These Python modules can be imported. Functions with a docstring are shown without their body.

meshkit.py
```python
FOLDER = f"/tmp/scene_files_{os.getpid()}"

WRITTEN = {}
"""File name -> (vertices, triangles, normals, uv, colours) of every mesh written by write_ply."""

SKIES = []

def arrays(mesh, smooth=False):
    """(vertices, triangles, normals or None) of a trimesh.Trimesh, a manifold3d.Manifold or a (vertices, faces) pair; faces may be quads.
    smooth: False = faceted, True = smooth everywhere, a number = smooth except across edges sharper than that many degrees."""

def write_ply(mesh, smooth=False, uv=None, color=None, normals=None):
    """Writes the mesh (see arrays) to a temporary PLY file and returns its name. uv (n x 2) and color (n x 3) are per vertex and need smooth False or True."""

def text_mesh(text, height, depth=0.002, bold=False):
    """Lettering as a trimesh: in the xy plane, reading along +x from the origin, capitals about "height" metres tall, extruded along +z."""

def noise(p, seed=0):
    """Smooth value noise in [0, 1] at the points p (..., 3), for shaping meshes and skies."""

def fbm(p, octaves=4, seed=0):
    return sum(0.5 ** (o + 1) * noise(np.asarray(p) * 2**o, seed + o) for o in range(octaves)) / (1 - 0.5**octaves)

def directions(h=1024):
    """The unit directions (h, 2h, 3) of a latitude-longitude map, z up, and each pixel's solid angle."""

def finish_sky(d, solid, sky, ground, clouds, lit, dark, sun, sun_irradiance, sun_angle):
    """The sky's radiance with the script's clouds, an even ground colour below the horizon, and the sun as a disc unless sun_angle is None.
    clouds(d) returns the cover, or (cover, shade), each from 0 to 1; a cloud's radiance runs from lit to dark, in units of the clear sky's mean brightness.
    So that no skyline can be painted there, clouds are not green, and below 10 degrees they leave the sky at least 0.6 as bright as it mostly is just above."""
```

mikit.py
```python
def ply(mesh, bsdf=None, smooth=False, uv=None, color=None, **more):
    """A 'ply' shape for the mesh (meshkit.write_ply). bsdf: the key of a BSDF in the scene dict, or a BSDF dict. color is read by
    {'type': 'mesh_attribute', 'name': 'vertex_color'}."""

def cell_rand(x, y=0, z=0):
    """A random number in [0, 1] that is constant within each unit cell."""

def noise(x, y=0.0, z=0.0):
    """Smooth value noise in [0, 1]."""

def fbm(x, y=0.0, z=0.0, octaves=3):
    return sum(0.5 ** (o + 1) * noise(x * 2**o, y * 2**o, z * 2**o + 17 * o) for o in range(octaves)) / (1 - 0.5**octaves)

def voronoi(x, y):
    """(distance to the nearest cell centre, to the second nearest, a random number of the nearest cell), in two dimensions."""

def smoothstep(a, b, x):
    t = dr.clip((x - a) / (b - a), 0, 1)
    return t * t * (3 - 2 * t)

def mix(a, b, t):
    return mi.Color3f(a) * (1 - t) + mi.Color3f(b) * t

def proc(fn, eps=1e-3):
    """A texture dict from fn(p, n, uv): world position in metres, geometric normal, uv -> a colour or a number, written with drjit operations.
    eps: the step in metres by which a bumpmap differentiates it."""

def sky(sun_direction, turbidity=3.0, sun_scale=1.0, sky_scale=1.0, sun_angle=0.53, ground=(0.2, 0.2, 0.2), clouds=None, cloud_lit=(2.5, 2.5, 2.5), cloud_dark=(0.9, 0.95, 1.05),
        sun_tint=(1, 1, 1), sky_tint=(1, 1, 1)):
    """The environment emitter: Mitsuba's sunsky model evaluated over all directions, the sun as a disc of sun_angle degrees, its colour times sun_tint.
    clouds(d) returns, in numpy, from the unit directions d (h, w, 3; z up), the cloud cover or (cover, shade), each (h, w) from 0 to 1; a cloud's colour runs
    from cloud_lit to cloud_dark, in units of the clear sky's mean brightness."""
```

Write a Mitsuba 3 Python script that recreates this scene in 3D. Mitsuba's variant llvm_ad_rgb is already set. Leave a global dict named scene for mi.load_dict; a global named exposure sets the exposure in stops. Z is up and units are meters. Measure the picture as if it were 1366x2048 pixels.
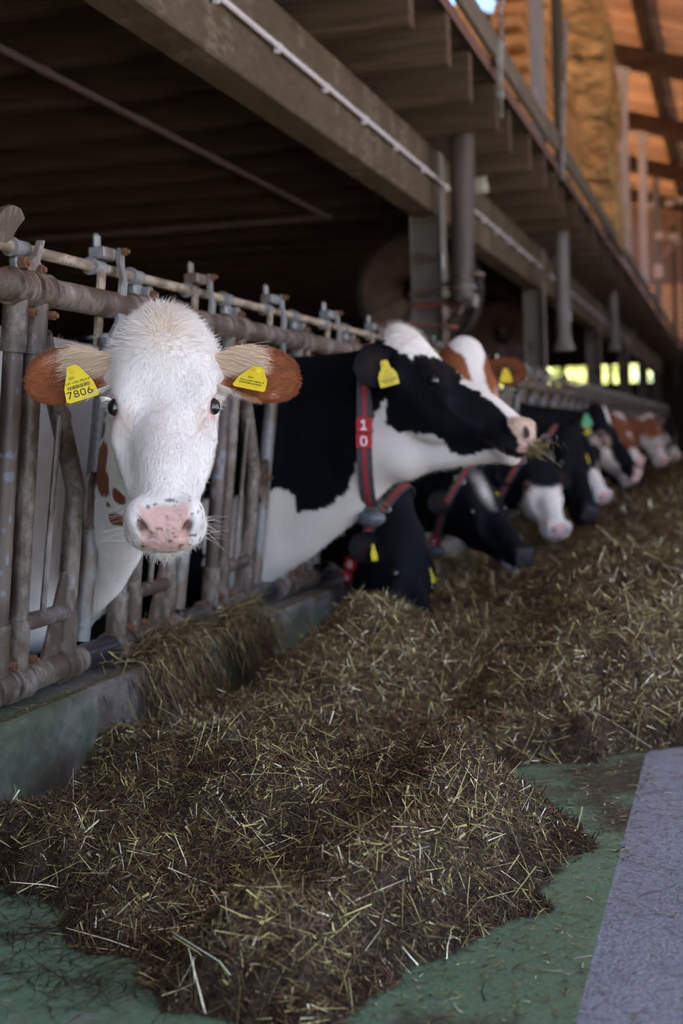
import math, random
import numpy as np, trimesh, drjit as dr, mitsuba as mi, mikit, meshkit
from scipy.interpolate import PchipInterpolator
from scipy import ndimage
from shapely.geometry import Polygon, Point, box as sbox
from shapely import affinity
from mikit import noise, fbm, voronoi, cell_rand, smoothstep, mix, proc
T = mi.ScalarTransform4f
rng = np.random.default_rng(7)
random.seed(7)
scene, labels = {}, {}

# ------------------------------------------------------------------ camera, sky, exposure
CAM = np.array([0.0, 0.0, 0.913])
RIGHT = np.array([0.9638684, 0.2641552, -0.03434741])
FWD = np.array([-0.26567266, 0.96267112, -0.05179144])
UP = np.array([0.01938428, 0.0590453, 0.99806708])
scene['camera'] = {'type': 'thinlens', 'fov': math.degrees(2 * math.atan(683 / 2844)), 'fov_axis': 'x', 'aperture_radius': 0.0085,
                   'focus_distance': 3.0, 'near_clip': 0.05, 'far_clip': 500.0,
                   'to_world': T().look_at(origin=CAM.tolist(), target=(CAM + FWD).tolist(), up=UP.tolist())}
exposure = 3.85
scene['sky'] = mikit.sky(sun_direction=(0.57, -0.30, 0.76), turbidity=3.5, sun_scale=1.7, sky_tint=(.97, 1.0, 1.02), ground=(0.16, 0.15, 0.13))

# ------------------------------------------------------------------ helpers
def ply(mesh, m, **kw): return mikit.ply(mesh, 'material_' + m, **kw)

def num(key):
    if key not in USED:
        USED[key] = 0
        return key
    while True:
        USED[key] += 1
        k = '%s_%03d' % (key, USED[key])
        if k not in USED:
            USED[k] = 0
            return k
USED = {}

def lab(key, label=None, category=None, group=None, kind=None):
    d = {k: v for k, v in (('label', label), ('category', category), ('group', group), ('kind', kind)) if v}
    if d: labels.setdefault(key, {}).update(d)

def put(key, mesh, bsdf, smooth=30, color=None, **kw):
    """one entry of the scene"""
    key = num(key)
    d = mesh if isinstance(mesh, dict) else ply(mesh, bsdf, smooth=True if color is not None and smooth else smooth, color=color)
    scene[key] = d
    lab(key, **kw)
    return key

def root(name, label=None, category=None, group=None, kind=None):
    key = num(name); lab(key, label, category, group, kind); return key

def nrm(v):
    v = np.asarray(v, float); return v / np.linalg.norm(v)

def cat(ms): return trimesh.util.concatenate([trimesh.Trimesh(m.vertices, m.faces, process=False) for m in ms])

def box(c, s, bev=0.0):
    """bevelled box: centre, size"""
    s = np.asarray(s, float)
    if bev <= 0:
        m = trimesh.creation.box(s); m.apply_translation(c); return m
    pts = []
    for sx in (-1, 1):
        for sy in (-1, 1):
            for sz in (-1, 1):
                for a in range(3):
                    p = np.array([sx, sy, sz]) * (s / 2 - bev)
                    p[a] += [sx, sy, sz][a] * bev
                    pts.append(p)
    m = trimesh.convex.convex_hull(np.array(pts)); m.apply_translation(c); return m

def frame_of(d, up=(0, 0, 1)):
    d = nrm(d); u = np.asarray(up, float)
    if abs(d @ nrm(u)) > .97: u = np.array([0, 1, 0.0]) if abs(d[1]) < .9 else np.array([1, 0, 0.0])
    a = nrm(np.cross(u, d)); return a, np.cross(d, a), d

def tube(path, r, n=12, cap=True):
    """swept round tube along points; r number or list"""
    P = np.asarray(path, float); m = len(P)
    r = np.broadcast_to(np.asarray(r, float), (m,))
    tg = np.gradient(P, axis=0); tg /= np.linalg.norm(tg, axis=1)[:, None]
    a, b, _ = frame_of(tg[0]); V = []
    ang = np.arange(n) * 2 * np.pi / n
    for i in range(m):
        a = nrm(a - tg[i] * (a @ tg[i])); b = np.cross(tg[i], a)
        V.append(P[i] + r[i] * (np.cos(ang)[:, None] * a + np.sin(ang)[:, None] * b))
    V = np.vstack(V); F = []
    k = np.arange(n); k2 = (k + 1) % n
    for i in range(m - 1):
        F += [np.stack([i * n + k, i * n + k2, (i + 1) * n + k2], 1), np.stack([i * n + k, (i + 1) * n + k2, (i + 1) * n + k], 1)]
    if cap:
        V = np.vstack([V, P[:1], P[-1:]])
        F += [np.stack([k2, k, k * 0 + m * n], 1), np.stack([(m - 1) * n + k, (m - 1) * n + k2, k * 0 + m * n + 1], 1)]
    return trimesh.Trimesh(V, np.vstack(F), process=False)

def bend(pts, r=0.06, n=5):
    """rounded corners of a polyline"""
    P = [np.asarray(p, float) for p in pts]; out = [P[0]]
    for i in range(1, len(P) - 1):
        d0, d1 = nrm(P[i] - P[i - 1]), nrm(P[i + 1] - P[i])
        q = min(r, np.linalg.norm(P[i] - P[i - 1]) * .45, np.linalg.norm(P[i + 1] - P[i]) * .45)
        a, b = P[i] - d0 * q, P[i] + d1 * q
        for t in np.linspace(0, 1, n):
            out.append((1 - t) ** 2 * a + 2 * t * (1 - t) * P[i] + t * t * b)
    out.append(P[-1]); return np.array(out)

def extr(poly, h, o, ex, ey):
    """extrude a 2-D polygon placed at o with axes ex, ey; thickness h along ex x ey, centred"""
    m = trimesh.creation.extrude_polygon(poly, h, engine='earcut')
    ez = np.cross(ex, ey)
    M = np.eye(4); M[:3, 0], M[:3, 1], M[:3, 2] = ex, ey, ez; M[:3, 3] = np.asarray(o) - ez * h / 2
    m.apply_transform(M); return m

def hexbolt(c, axis, r=.011, h=.012):
    a, b, d = frame_of(axis)
    hexa = Polygon([(math.cos(i * math.pi / 3) * r, math.sin(i * math.pi / 3) * r) for i in range(6)])
    m = extr(hexa, h, np.asarray(c) + d * h / 2, a, b)
    return cat([m, tube([np.asarray(c) + d * h, np.asarray(c) + d * (h + .008)], r * .55, 8)])

def rbox2(w, h, r): return sbox(-w / 2 + r, -h / 2 + r, w / 2 - r, h / 2 - r).buffer(r, quad_segs=4)

# ------------------------------------------------------------------ surface nets
def surface_nets(f, xs, ys, zs, coarse=4, band=1.6):
    """mesh of f < 0 on a rectilinear grid: f is evaluated coarsely, then exactly near the surface"""
    X = [np.asarray(a, np.float32) for a in (xs, ys, zs)]
    ci = [np.unique(np.r_[np.arange(0, len(a), coarse), len(a) - 1]) for a in X]
    g = np.stack(np.meshgrid(*[a[i] for a, i in zip(X, ci)], indexing='ij'), -1).reshape(-1, 3)
    dc = f(g).reshape([len(i) for i in ci])
    D = dc
    for ax in range(3):
        pos = np.interp(np.arange(len(X[ax])), ci[ax], np.arange(len(ci[ax])))
        lo = np.minimum(pos.astype(int), len(ci[ax]) - 2); t = (pos - lo).astype(np.float32)
        t = t.reshape([-1 if k == ax else 1 for k in range(3)])
        D = np.take(D, lo, ax) * (1 - t) + np.take(D, lo + 1, ax) * t
    step = max(float(np.max(np.diff(a))) if False else float(np.median(np.diff(a))) for a in X) * coarse
    near = np.abs(D) < band * step
    idx = np.argwhere(near)
    vals = f(np.stack([X[k][idx[:, k]] for k in range(3)], 1))
    D[near] = vals
    ins = D < 0
    # active cells
    c = ins[:-1, :-1, :-1].astype(np.int8)
    for a, b, e in ((0, 0, 1), (0, 1, 0), (0, 1, 1), (1, 0, 0), (1, 0, 1), (1, 1, 0), (1, 1, 1)):
        c = c + ins[a:ins.shape[0] - 1 + a, b:ins.shape[1] - 1 + b, e:ins.shape[2] - 1 + e]
    act = (c > 0) & (c < 8)
    cells = np.argwhere(act); vid = np.full(act.shape, -1, np.int32); vid[act] = np.arange(len(cells))
    acc = np.zeros((len(cells), 3)); cnt = np.zeros(len(cells))
    corner = [(a, b, e) for a in (0, 1) for b in (0, 1) for e in (0, 1)]
    for p in corner:
        for ax in range(3):
            if p[ax]: continue
            q = list(p); q[ax] = 1
            i0 = cells + p; i1 = cells + q
            d0, d1 = D[tuple(i0.T)], D[tuple(i1.T)]
            m = (d0 < 0) != (d1 < 0)
            t = np.where(m, d0 / np.where(m, d0 - d1, 1), 0)
            P0 = np.stack([X[k][i0[:, k]] for k in range(3)], 1); P1 = np.stack([X[k][i1[:, k]] for k in range(3)], 1)
            acc += m[:, None] * (P0 + (P1 - P0) * t[:, None]); cnt += m
    V = acc / np.maximum(cnt, 1)[:, None]
    F = []
    for ax in range(3):
        sl0 = [slice(None)] * 3; sl1 = [slice(None)] * 3
        sl0[ax], sl1[ax] = slice(0, -1), slice(1, None)
        s0, s1 = ins[tuple(sl0)], ins[tuple(sl1)]
        e = np.argwhere(s0 != s1)
        b, c2 = (ax + 1) % 3, (ax + 2) % 3
        ok = (e[:, b] > 0) & (e[:, c2] > 0) & (e[:, b] < D.shape[b] - 1) & (e[:, c2] < D.shape[c2] - 1)
        e = e[ok]
        flip = s0[tuple(e.T)]
        q = []
        for db, dc_ in ((-1, -1), (0, -1), (0, 0), (-1, 0)):
            k = e.copy(); k[:, b] += db; k[:, c2] += dc_; q.append(vid[tuple(k.T)])
        q = np.stack(q, 1)
        q = np.where(flip[:, None], q, q[:, ::-1])
        F += [q[:, [0, 1, 2]], q[:, [0, 2, 3]]]
    F = np.vstack(F)
    return V, F[(F >= 0).all(1)]

def smin(a, b, k):
    h = np.clip(.5 + .5 * (b - a) / k, 0, 1)
    return b * (1 - h) + a * h - k * h * (1 - h)
def smax(a, b, k): return -smin(-a, -b, k)
def rcone(p, a, ra, b, rb):
    a = np.asarray(a, np.float32); ba = np.asarray(b, np.float32) - a; pa = p - a
    t = np.clip(pa @ ba / max(ba @ ba, 1e-9), 0, 1)
    return np.linalg.norm(pa - t[:, None] * ba, axis=1) - (ra + (rb - ra) * t)
def ell(p, c, r):
    r = np.asarray(r, np.float32); q = (p - np.asarray(c, np.float32)) / r
    k0 = np.linalg.norm(q, axis=1); k1 = np.linalg.norm(q / r, axis=1)
    return k0 * (k0 - 1) / np.maximum(k1, 1e-6)

# ------------------------------------------------------------------ strands (hay, hair)
def strands(P, D, L, Wd, N, bendv, col, tipcol=None, seg=2):
    """ribbons: root points, directions, lengths, widths, facing normals, bend vectors, colours -> (v, f, colours)"""
    n = len(P); L = L[:, None]; side = np.cross(D, N); side /= np.linalg.norm(side, axis=1)[:, None] + 1e-9
    V, C = [], []
    tipcol = col if tipcol is None else tipcol
    for i in range(seg + 1):
        t = i / seg
        c = P + D * L * t + bendv * L * t * t
        w = Wd[:, None] * (1 - .75 * t) * .5
        V += [c - side * w, c + side * w]; cc = col * (1 - t) + tipcol * t; C += [cc, cc]
    V = np.stack(V, 1).reshape(-1, 3); C = np.stack(C, 1).reshape(-1, 3)
    b = (np.arange(n) * 2 * (seg + 1))[:, None]
    F = np.vstack([b + np.array(t)[None] for i in range(seg) for t in ([2 * i, 2 * i + 1, 2 * i + 3], [2 * i, 2 * i + 3, 2 * i + 2])])
    return V, F, C

def join(parts):
    V, F, C, o = [], [], [], 0
    for v, f, c in parts:
        V.append(v); F.append(np.asarray(f) + o); C.append(c); o += len(v)
    return np.vstack(V), np.vstack(F), np.vstack(C)

def put_col(key, vfc, bsdf, smooth=False, **kw):
    v, f, c = vfc
    return put(key, (v, f), bsdf, smooth=smooth, color=np.clip(c, 0, 1), **kw)

# ------------------------------------------------------------------ materials
def mat(name, color, rough=.7, spec=.4, bump=None, bscale=.002, **kw):
    b = {'type': 'principled', 'base_color': proc(color) if callable(color) else (color if isinstance(color, dict) else {'type': 'rgb', 'value': list(color)}),
         'roughness': rough, 'specular': spec, **kw}
    if bump is not None:
        b = {'type': 'bumpmap', 'arbitrary': proc(bump), 'scale': bscale, 'bsdf': b}
    scene['material_' + name] = {'type': 'twosided', 'bsdf': b}

VC = {'type': 'mesh_attribute', 'name': 'vertex_color'}

def c_steel(p, n, uv):
    a = fbm(p.x * 9, p.y * 9, p.z * 5, 4); b = fbm(p.x * 70 + 3, p.y * 70, p.z * 30, 3); g = noise(p.x * 260, p.y * 260, p.z * 260)
    c = mix((.066, .043, .030), (.165, .134, .110), smoothstep(.38, .62, a * .6 + b * .4))
    c = mix(c, (.24, .24, .245), smoothstep(.60, .72, b * .55 + a * .45) * .7)
    c = mix(c, (.045, .028, .020), smoothstep(.60, .7, noise(p.x * 22, p.y * 22, p.z * 9) * .6 + b * .4) * .8)
    return c * (.8 + .4 * g)
mat('steel', c_steel, .46, .55)
def c_steel_dark(p, n, uv):
    a = fbm(p.x * 12, p.y * 12, p.z * 6, 3); b = noise(p.x * 90, p.y * 90, p.z * 40)
    c = mix((.055, .036, .028), (.12, .09, .075), smoothstep(.4, .65, a))
    return mix(c, (.16, .17, .20), smoothstep(.62, .75, b * .5 + a * .5))
mat('steel_dark', c_steel_dark, .5, .5)
def c_galv(p, n, uv):
    a = fbm(p.x * 25, p.y * 25, p.z * 12, 3); b = noise(p.x * 160, p.y * 160, p.z * 90)
    c = mix((.12, .12, .118), (.22, .22, .22), a) * (.75 + .45 * b)
    return mix(c, (.105, .075, .055), smoothstep(.48, .66, fbm(p.x * 11 + 5, p.y * 11, p.z * 7, 3)))
mat('galvanised', c_galv, .42, .6)
def c_rod(p, n, uv):
    a = fbm(p.x * 30, p.y * 13, p.z * 30, 3); b = noise(p.x * 120, p.y * 120, p.z * 120)
    c = mix((.17, .13, .095), (.34, .28, .21), smoothstep(.35, .6, a))
    return mix(c, (.07, .045, .03), smoothstep(.62, .75, b * .6 + a * .4) * .8)
mat('rod_steel', c_rod, .24, .8)
mat('black_steel', (.018, .017, .020), .3, .6)
mat('rust', lambda p, n, uv: mix((.10, .045, .025), (.16, .085, .05), noise(p.x * 90, p.y * 90, p.z * 90)), .8, .2)

def c_kerb(p, n, uv):
    a = fbm(p.x * 5, p.y * 5, p.z * 7, 4); b = fbm(p.x * 40, p.y * 40, p.z * 40, 3); s = noise(p.y * 26, p.z * 3.2, 3.0)
    c = mix((.092, .076, .064), (.18, .158, .142), a)
    c = mix(c, (.060, .078, .046), smoothstep(.52, .66, fbm(p.y * 3.1 + 9, p.z * 5, 1, 3)) * .8)
    c = mix(c, (.060, .036, .027), smoothstep(.5, .72, fbm(p.y * 7 + 2, p.z * 9, 4, 3)) * .6)
    c = mix(c, (.22, .21, .20), smoothstep(.70, .86, s * .6 + b * .4) * .3)
    c = mix(c, (.20, .20, .235), smoothstep(.075, .0, p.z) * .7)
    c = mix(c, (.30, .28, .26), smoothstep(.84, .92, noise(p.x * 55, p.y * 47, p.z * 33) * .7 + b * .3) * .6)
    return c * (.6 + .8 * b)
mat('kerb_concrete', c_kerb, .85, .25, bump=lambda p, n, uv: fbm(p.x * 60, p.y * 60, p.z * 60, 3), bscale=.004)

def c_green(p, n, uv):
    a = fbm(p.x * 3, p.y * 3, 0, 4); b = fbm(p.x * 30, p.y * 30, 2, 3); g = noise(p.x * 180, p.y * 180, 4)
    c = mix((.10, .185, .115), (.15, .26, .17), a)
    wear = smoothstep(.54, .72, fbm(p.x * 4 + 3, p.y * 2.4 + 8, 5, 4)) * smoothstep(-1.0, -.6, p.x)
    c = mix(c, (.058, .052, .044), wear * .85)
    c = mix(c, (.20, .22, .20), smoothstep(.70, .8, b) * .6)
    return c * (.82 + .36 * g)
mat('green_coating', c_green, .42, .45, bump=lambda p, n, uv: noise(p.x * 220, p.y * 220, 0), bscale=.0008)
def c_grey(p, n, uv):
    a = fbm(p.x * 2.2, p.y * 2.2, 7, 4); g = noise(p.x * 210, p.y * 210, 4); b = fbm(p.x * 55, p.y * 55, 2, 3)
    c = mix((.215, .232, .268), (.30, .325, .375), a) * (.68 + .5 * g)
    return mix(c, (.13, .12, .12), smoothstep(.6, .75, b) * .5)
mat('grey_concrete', c_grey, .75, .3, bump=lambda p, n, uv: noise(p.x * 240, p.y * 240, 0), bscale=.0012)
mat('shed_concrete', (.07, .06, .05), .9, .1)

def c_beam(p, n, uv):
    a = fbm(p.x * 6, p.y * 3, p.z * 6, 4); b = fbm(p.x * 50, p.y * 22, p.z * 50, 3); s = noise(p.y * 9, p.z * 1.5, 2)
    c = mix((.048, .033, .021), (.090, .066, .043), a)
    c = mix(c, (.15, .12, .088), smoothstep(.58, .8, s * .6 + b * .4) * .5)
    return c * (.75 + .5 * b)
mat('beam_wood', c_beam, .8, .2, bump=lambda p, n, uv: fbm(p.x * 40, p.y * 30, p.z * 40, 3), bscale=.004)
def c_joist(p, n, uv):
    g = fbm(p.x * 2.5, p.y * 30, p.z * 26, 4); a = fbm(p.x * 3, p.y * 3, p.z * 3, 3)
    return mix((.032, .019, .012), (.085, .056, .035), g * .6 + a * .4) * (.7 + .6 * noise(p.x * 6, p.y * 70, p.z * 90))
mat('joist_wood', c_joist, .8, .2, bump=lambda p, n, uv: fbm(p.x * 4, p.y * 60, p.z * 60, 3), bscale=.003)
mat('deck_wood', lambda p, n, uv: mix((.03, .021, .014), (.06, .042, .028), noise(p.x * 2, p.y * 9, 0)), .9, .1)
def roofc(k):
    def c(p, n, uv):
        g = fbm(p.x * .8 + k * 7, p.y * 6, 3, 3); s = noise(p.x * 1.3, p.y * 22, k)
        return mix((.48, .27, .19), (.88, .60, .46), smoothstep(.25, .75, g * .5 + s * .5)) * (.72 + .14 * k)
    return c
for k in range(3): mat('roof_board_%d' % k, roofc(k), .7, .2)
mat('rafter_wood', lambda p, n, uv: mix((.035, .020, .014), (.07, .042, .03), noise(p.x * 3, p.y * 3, p.z * 8)), .85, .15)
mat('grey_timber', lambda p, n, uv: mix((.06, .048, .037), (.115, .096, .078), fbm(p.x * 20, p.y * 2, p.z * 20, 3)), .8, .2)
mat('brown_angle', (.10, .055, .042), .6, .3)
mat('pale_post', lambda p, n, uv: mix((.40, .385, .41), (.50, .48, .51), noise(p.x * 4, p.y * 4, p.z * 3)), .6, .3)
mat('grey_post', lambda p, n, uv: mix((.13, .12, .125), (.2, .185, .19), noise(p.x * 8, p.y * 8, p.z * 3)), .6, .3)
mat('dark_post', lambda p, n, uv: mix((.022, .022, .018), (.07, .066, .05), noise(p.x * 8, p.y * 8, p.z * 2.4)), .7, .3)
mat('straw_bale', VC, .8, .15)
mat('timber_orange', lambda p, n, uv: mix((.30, .14, .05), (.50, .26, .10), fbm(p.x * 3, p.y * 1.5, p.z * 12, 3)), .7, .2)
def wallc(lo, hi):
    return lambda p, n, uv: mix(lo, hi, fbm(p.x * 7, p.y, p.z * .7, 3))
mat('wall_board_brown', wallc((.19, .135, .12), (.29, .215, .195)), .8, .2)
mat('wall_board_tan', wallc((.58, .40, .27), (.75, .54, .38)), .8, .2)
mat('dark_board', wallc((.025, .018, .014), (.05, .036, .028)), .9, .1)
mat('white_plastic', (.50, .47, .50), .22, .6)
mat('box_plastic', (.33, .33, .28), .5, .4)
mat('pipe_plastic', lambda p, n, uv: mix((.105, .10, .09), (.17, .165, .15), noise(p.x * 20, p.y * 20, p.z * 6)), .55, .4)
mat('pipe_corrugated', lambda p, n, uv: mix((.06, .045, .037), (.11, .088, .074), noise(p.x * 20, p.y * 20, p.z * 5)), .5, .4)
mat('column_paint', lambda p, n, uv: mix(mix((.10, .09, .072), (.17, .155, .13), fbm(p.x * 9, p.y * 9, p.z * 3, 3)), (.085, .055, .042), smoothstep(.55, .7, fbm(p.x * 6 + 4, p.y * 6, p.z * 7, 3))), .6, .3)
mat('strap_brown', (.13, .09, .08), .6, .3)
mat('strap_red', (.26, .07, .055), .6, .3)
mat('silver', (.62, .61, .6), .3, .5, metallic=.8)
mat('fan_brown', lambda p, n, uv: mix((.060, .034, .024), (.12, .075, .055), fbm(p.x * 9, p.y * 9, p.z * 9, 3)), .6, .3)
mat('fan_dark', (.015, .012, .011), .5, .3)
mat('hay', VC, .75, .2)
mat('coat', VC, .65, .09, bump=lambda p, n, uv: fbm(p.x * 190, p.y * 190, p.z * 120, 2), bscale=.0025, sheen=.15, sheen_tint=1.0, spec_tint=.7)
mat('skin', VC, .42, .45)
mat('hair', VC, .5, .1, spec_tint=.8)
mat('eye', (.006, .006, .008), .06, .9)
mat('tag_yellow', (.72, .56, .03), .42, .45)
mat('tag_green', (.10, .42, .20), .42, .45)
mat('print_black', (.02, .02, .02), .6, .3)
mat('collar_grey', lambda p, n, uv: mix((.045, .043, .042), (.085, .08, .078), noise(p.x * 120, p.y * 120, p.z * 120)), .7, .3)
mat('collar_red', (.33, .035, .045), .6, .3)
mat('plate_red', (.45, .012, .025), .35, .5)
mat('white_print', (.78, .76, .78), .4, .4)
mat('weight', lambda p, n, uv: mix((.05, .055, .07), (.13, .13, .14), fbm(p.x * 40, p.y * 40, p.z * 40, 3)), .4, .5)
mat('leaf', {'type': 'rgb', 'value': [.22, .30, .07]}, .6, .3)
scene['material_leaf'] = {'type': 'principledthin', 'base_color': {'type': 'rgb', 'value': [.62, .66, .36]}, 'roughness': .6, 'diff_trans': .9}
mat('bark', (.08, .06, .045), .9, .1)
mat('grass', lambda p, n, uv: mix((.12, .18, .05), (.22, .28, .09), noise(p.x * 2, p.y * 2, 0)), .9, .1)
mat('yard', (.42, .40, .37), .9, .1)

# ------------------------------------------------------------------ the setting
def struct(key, mesh, m, smooth=False, **kw):
    return put(key, mesh, m, smooth=smooth, kind='structure' if '__' not in key else None, **kw)
Y0, Y1 = -7.0, 40.0
struct('floor', box((4.375, 16.5, -.15), (9.25, 47, .3)), 'grey_concrete', label='pale grey concrete floor of the feed aisle')
struct('floor_coating', box((-.932, 16.5, -.15), (1.364, 47, .3)), 'green_coating', label='green coated strip of floor along the feeding kerb')
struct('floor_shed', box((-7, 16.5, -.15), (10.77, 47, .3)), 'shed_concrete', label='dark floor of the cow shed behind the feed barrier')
def kerb_mesh():
    m = box((-1.7575, 16.5, .1435), (.285, 47, .287), .012)
    return m
struct('wall_kerb', kerb_mesh(), 'kerb_concrete', label='low stained concrete kerb under the feed barrier')
struct('ground', box((16, 16, -.35), (70, 160, .3)), 'yard', label='pale yard outside the barn')
struct('ground_meadow', box((-18, 77, -.34), (70, 70, .3)), 'grass', label='sunny green meadow behind the far end of the shed')

# loft over the cows: deck, joists
ROOFZ = lambda x: 6.13 - .3 * x
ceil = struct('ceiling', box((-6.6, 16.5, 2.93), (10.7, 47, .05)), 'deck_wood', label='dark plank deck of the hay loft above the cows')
jm = ply(box((0, 0, 0), (10.75, .1, .262), .006), 'joist_wood', smooth=False)
for i in range(-9, 47):
    y = 6.0 + .722 * i
    dx, dz = (rng.uniform(-.03, .03), rng.uniform(-.006, .006)) if i else (-.015, 0)
    key = num('ceiling__joist')
    scene[key] = {**jm, 'to_world': T().translate([-6.632 + dx, y, 2.775 + dz])}
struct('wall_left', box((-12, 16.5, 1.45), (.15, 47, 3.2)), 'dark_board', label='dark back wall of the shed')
struct('wall_loft', box((-12, 16.5, 6.4), (.15, 47, 6.7)), 'roof_board_2', label='pale board wall at the back of the loft')  # unseen wall, made pale to bounce light around the loft
struct('wall_right', box((5.5, 24.5, 1.95), (.15, 31, 3.9)), 'wall_board_brown', label='boarded side wall of the hall beyond the open bay')  # added out of view to cut light at the far end
struct('wall_near', box((-6.9, -7, 1.4), (10.2, .15, 3.0)), 'dark_board', label='dark near end wall of the cow shed')  # unseen end wall, put in to keep the shed dark

# far end wall of the shed: dark boards with a strip of openings
ew = root('wall_far', kind='structure', label='dark far end wall of the shed with bright openings')
for x0, x1, z0, z1 in ((-12, -1.72, 0, 1.42), (-12, -2.36, 1.42, 2.16), (-1.98, -1.72, 1.42, 2.16), (-2.36, -1.98, 1.58, 2.16), (-12, -1.72, 2.70, 2.92)):
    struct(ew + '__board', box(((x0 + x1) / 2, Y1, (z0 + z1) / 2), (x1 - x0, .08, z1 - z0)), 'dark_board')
for x in (-11.9, -10.3, -8.7, -7.1, -5.5, -4.5, -3.2, -1.78):
    struct(ew + '__mullion', box((x, Y1, 2.43), (.14, .1, .56)), 'dark_board')
# hall end wall above and beside: boards
hw = root('wall_end', kind='structure', label='tall board wall at the far end of the barn hall')
bu = ply(box((0, 0, 0), (.242, .05, 5.1), .006), 'wall_board_brown', smooth=False)
bl = ply(box((0, 0, 0), (.242, .04, 3.06), .006), 'dark_board', smooth=False)
bm = ply(box((0, 0, 0), (.242, .04, 1.75), .006), 'wall_board_tan', smooth=False)
for i in range(60):
    x = -6 + .25 * i
    k = num(hw + '__board'); scene[k] = {**bu, 'to_world': T().translate([x, Y1 + .22, 6.9 + .02 * (i % 3)])}
    k = num(hw + '__lower_board'); scene[k] = {**bm, 'to_world': T().translate([x, Y1 + .16, 3.93 + .01 * (i % 2)])}
    if x > -2: k = num(hw + '__foot_board'); scene[k] = {**bl, 'to_world': T().translate([x, Y1 + .18, 1.53])}

struct(hw + '__backing', cat([box((-2, Y1 + .4, 6.4), (20, .05, 6.9)), box((3.1, Y1 + .4, 1.5), (9.6, .05, 3.1))]), 'dark_board')  # unseen sheet added to stop daylight through the board gaps
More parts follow.
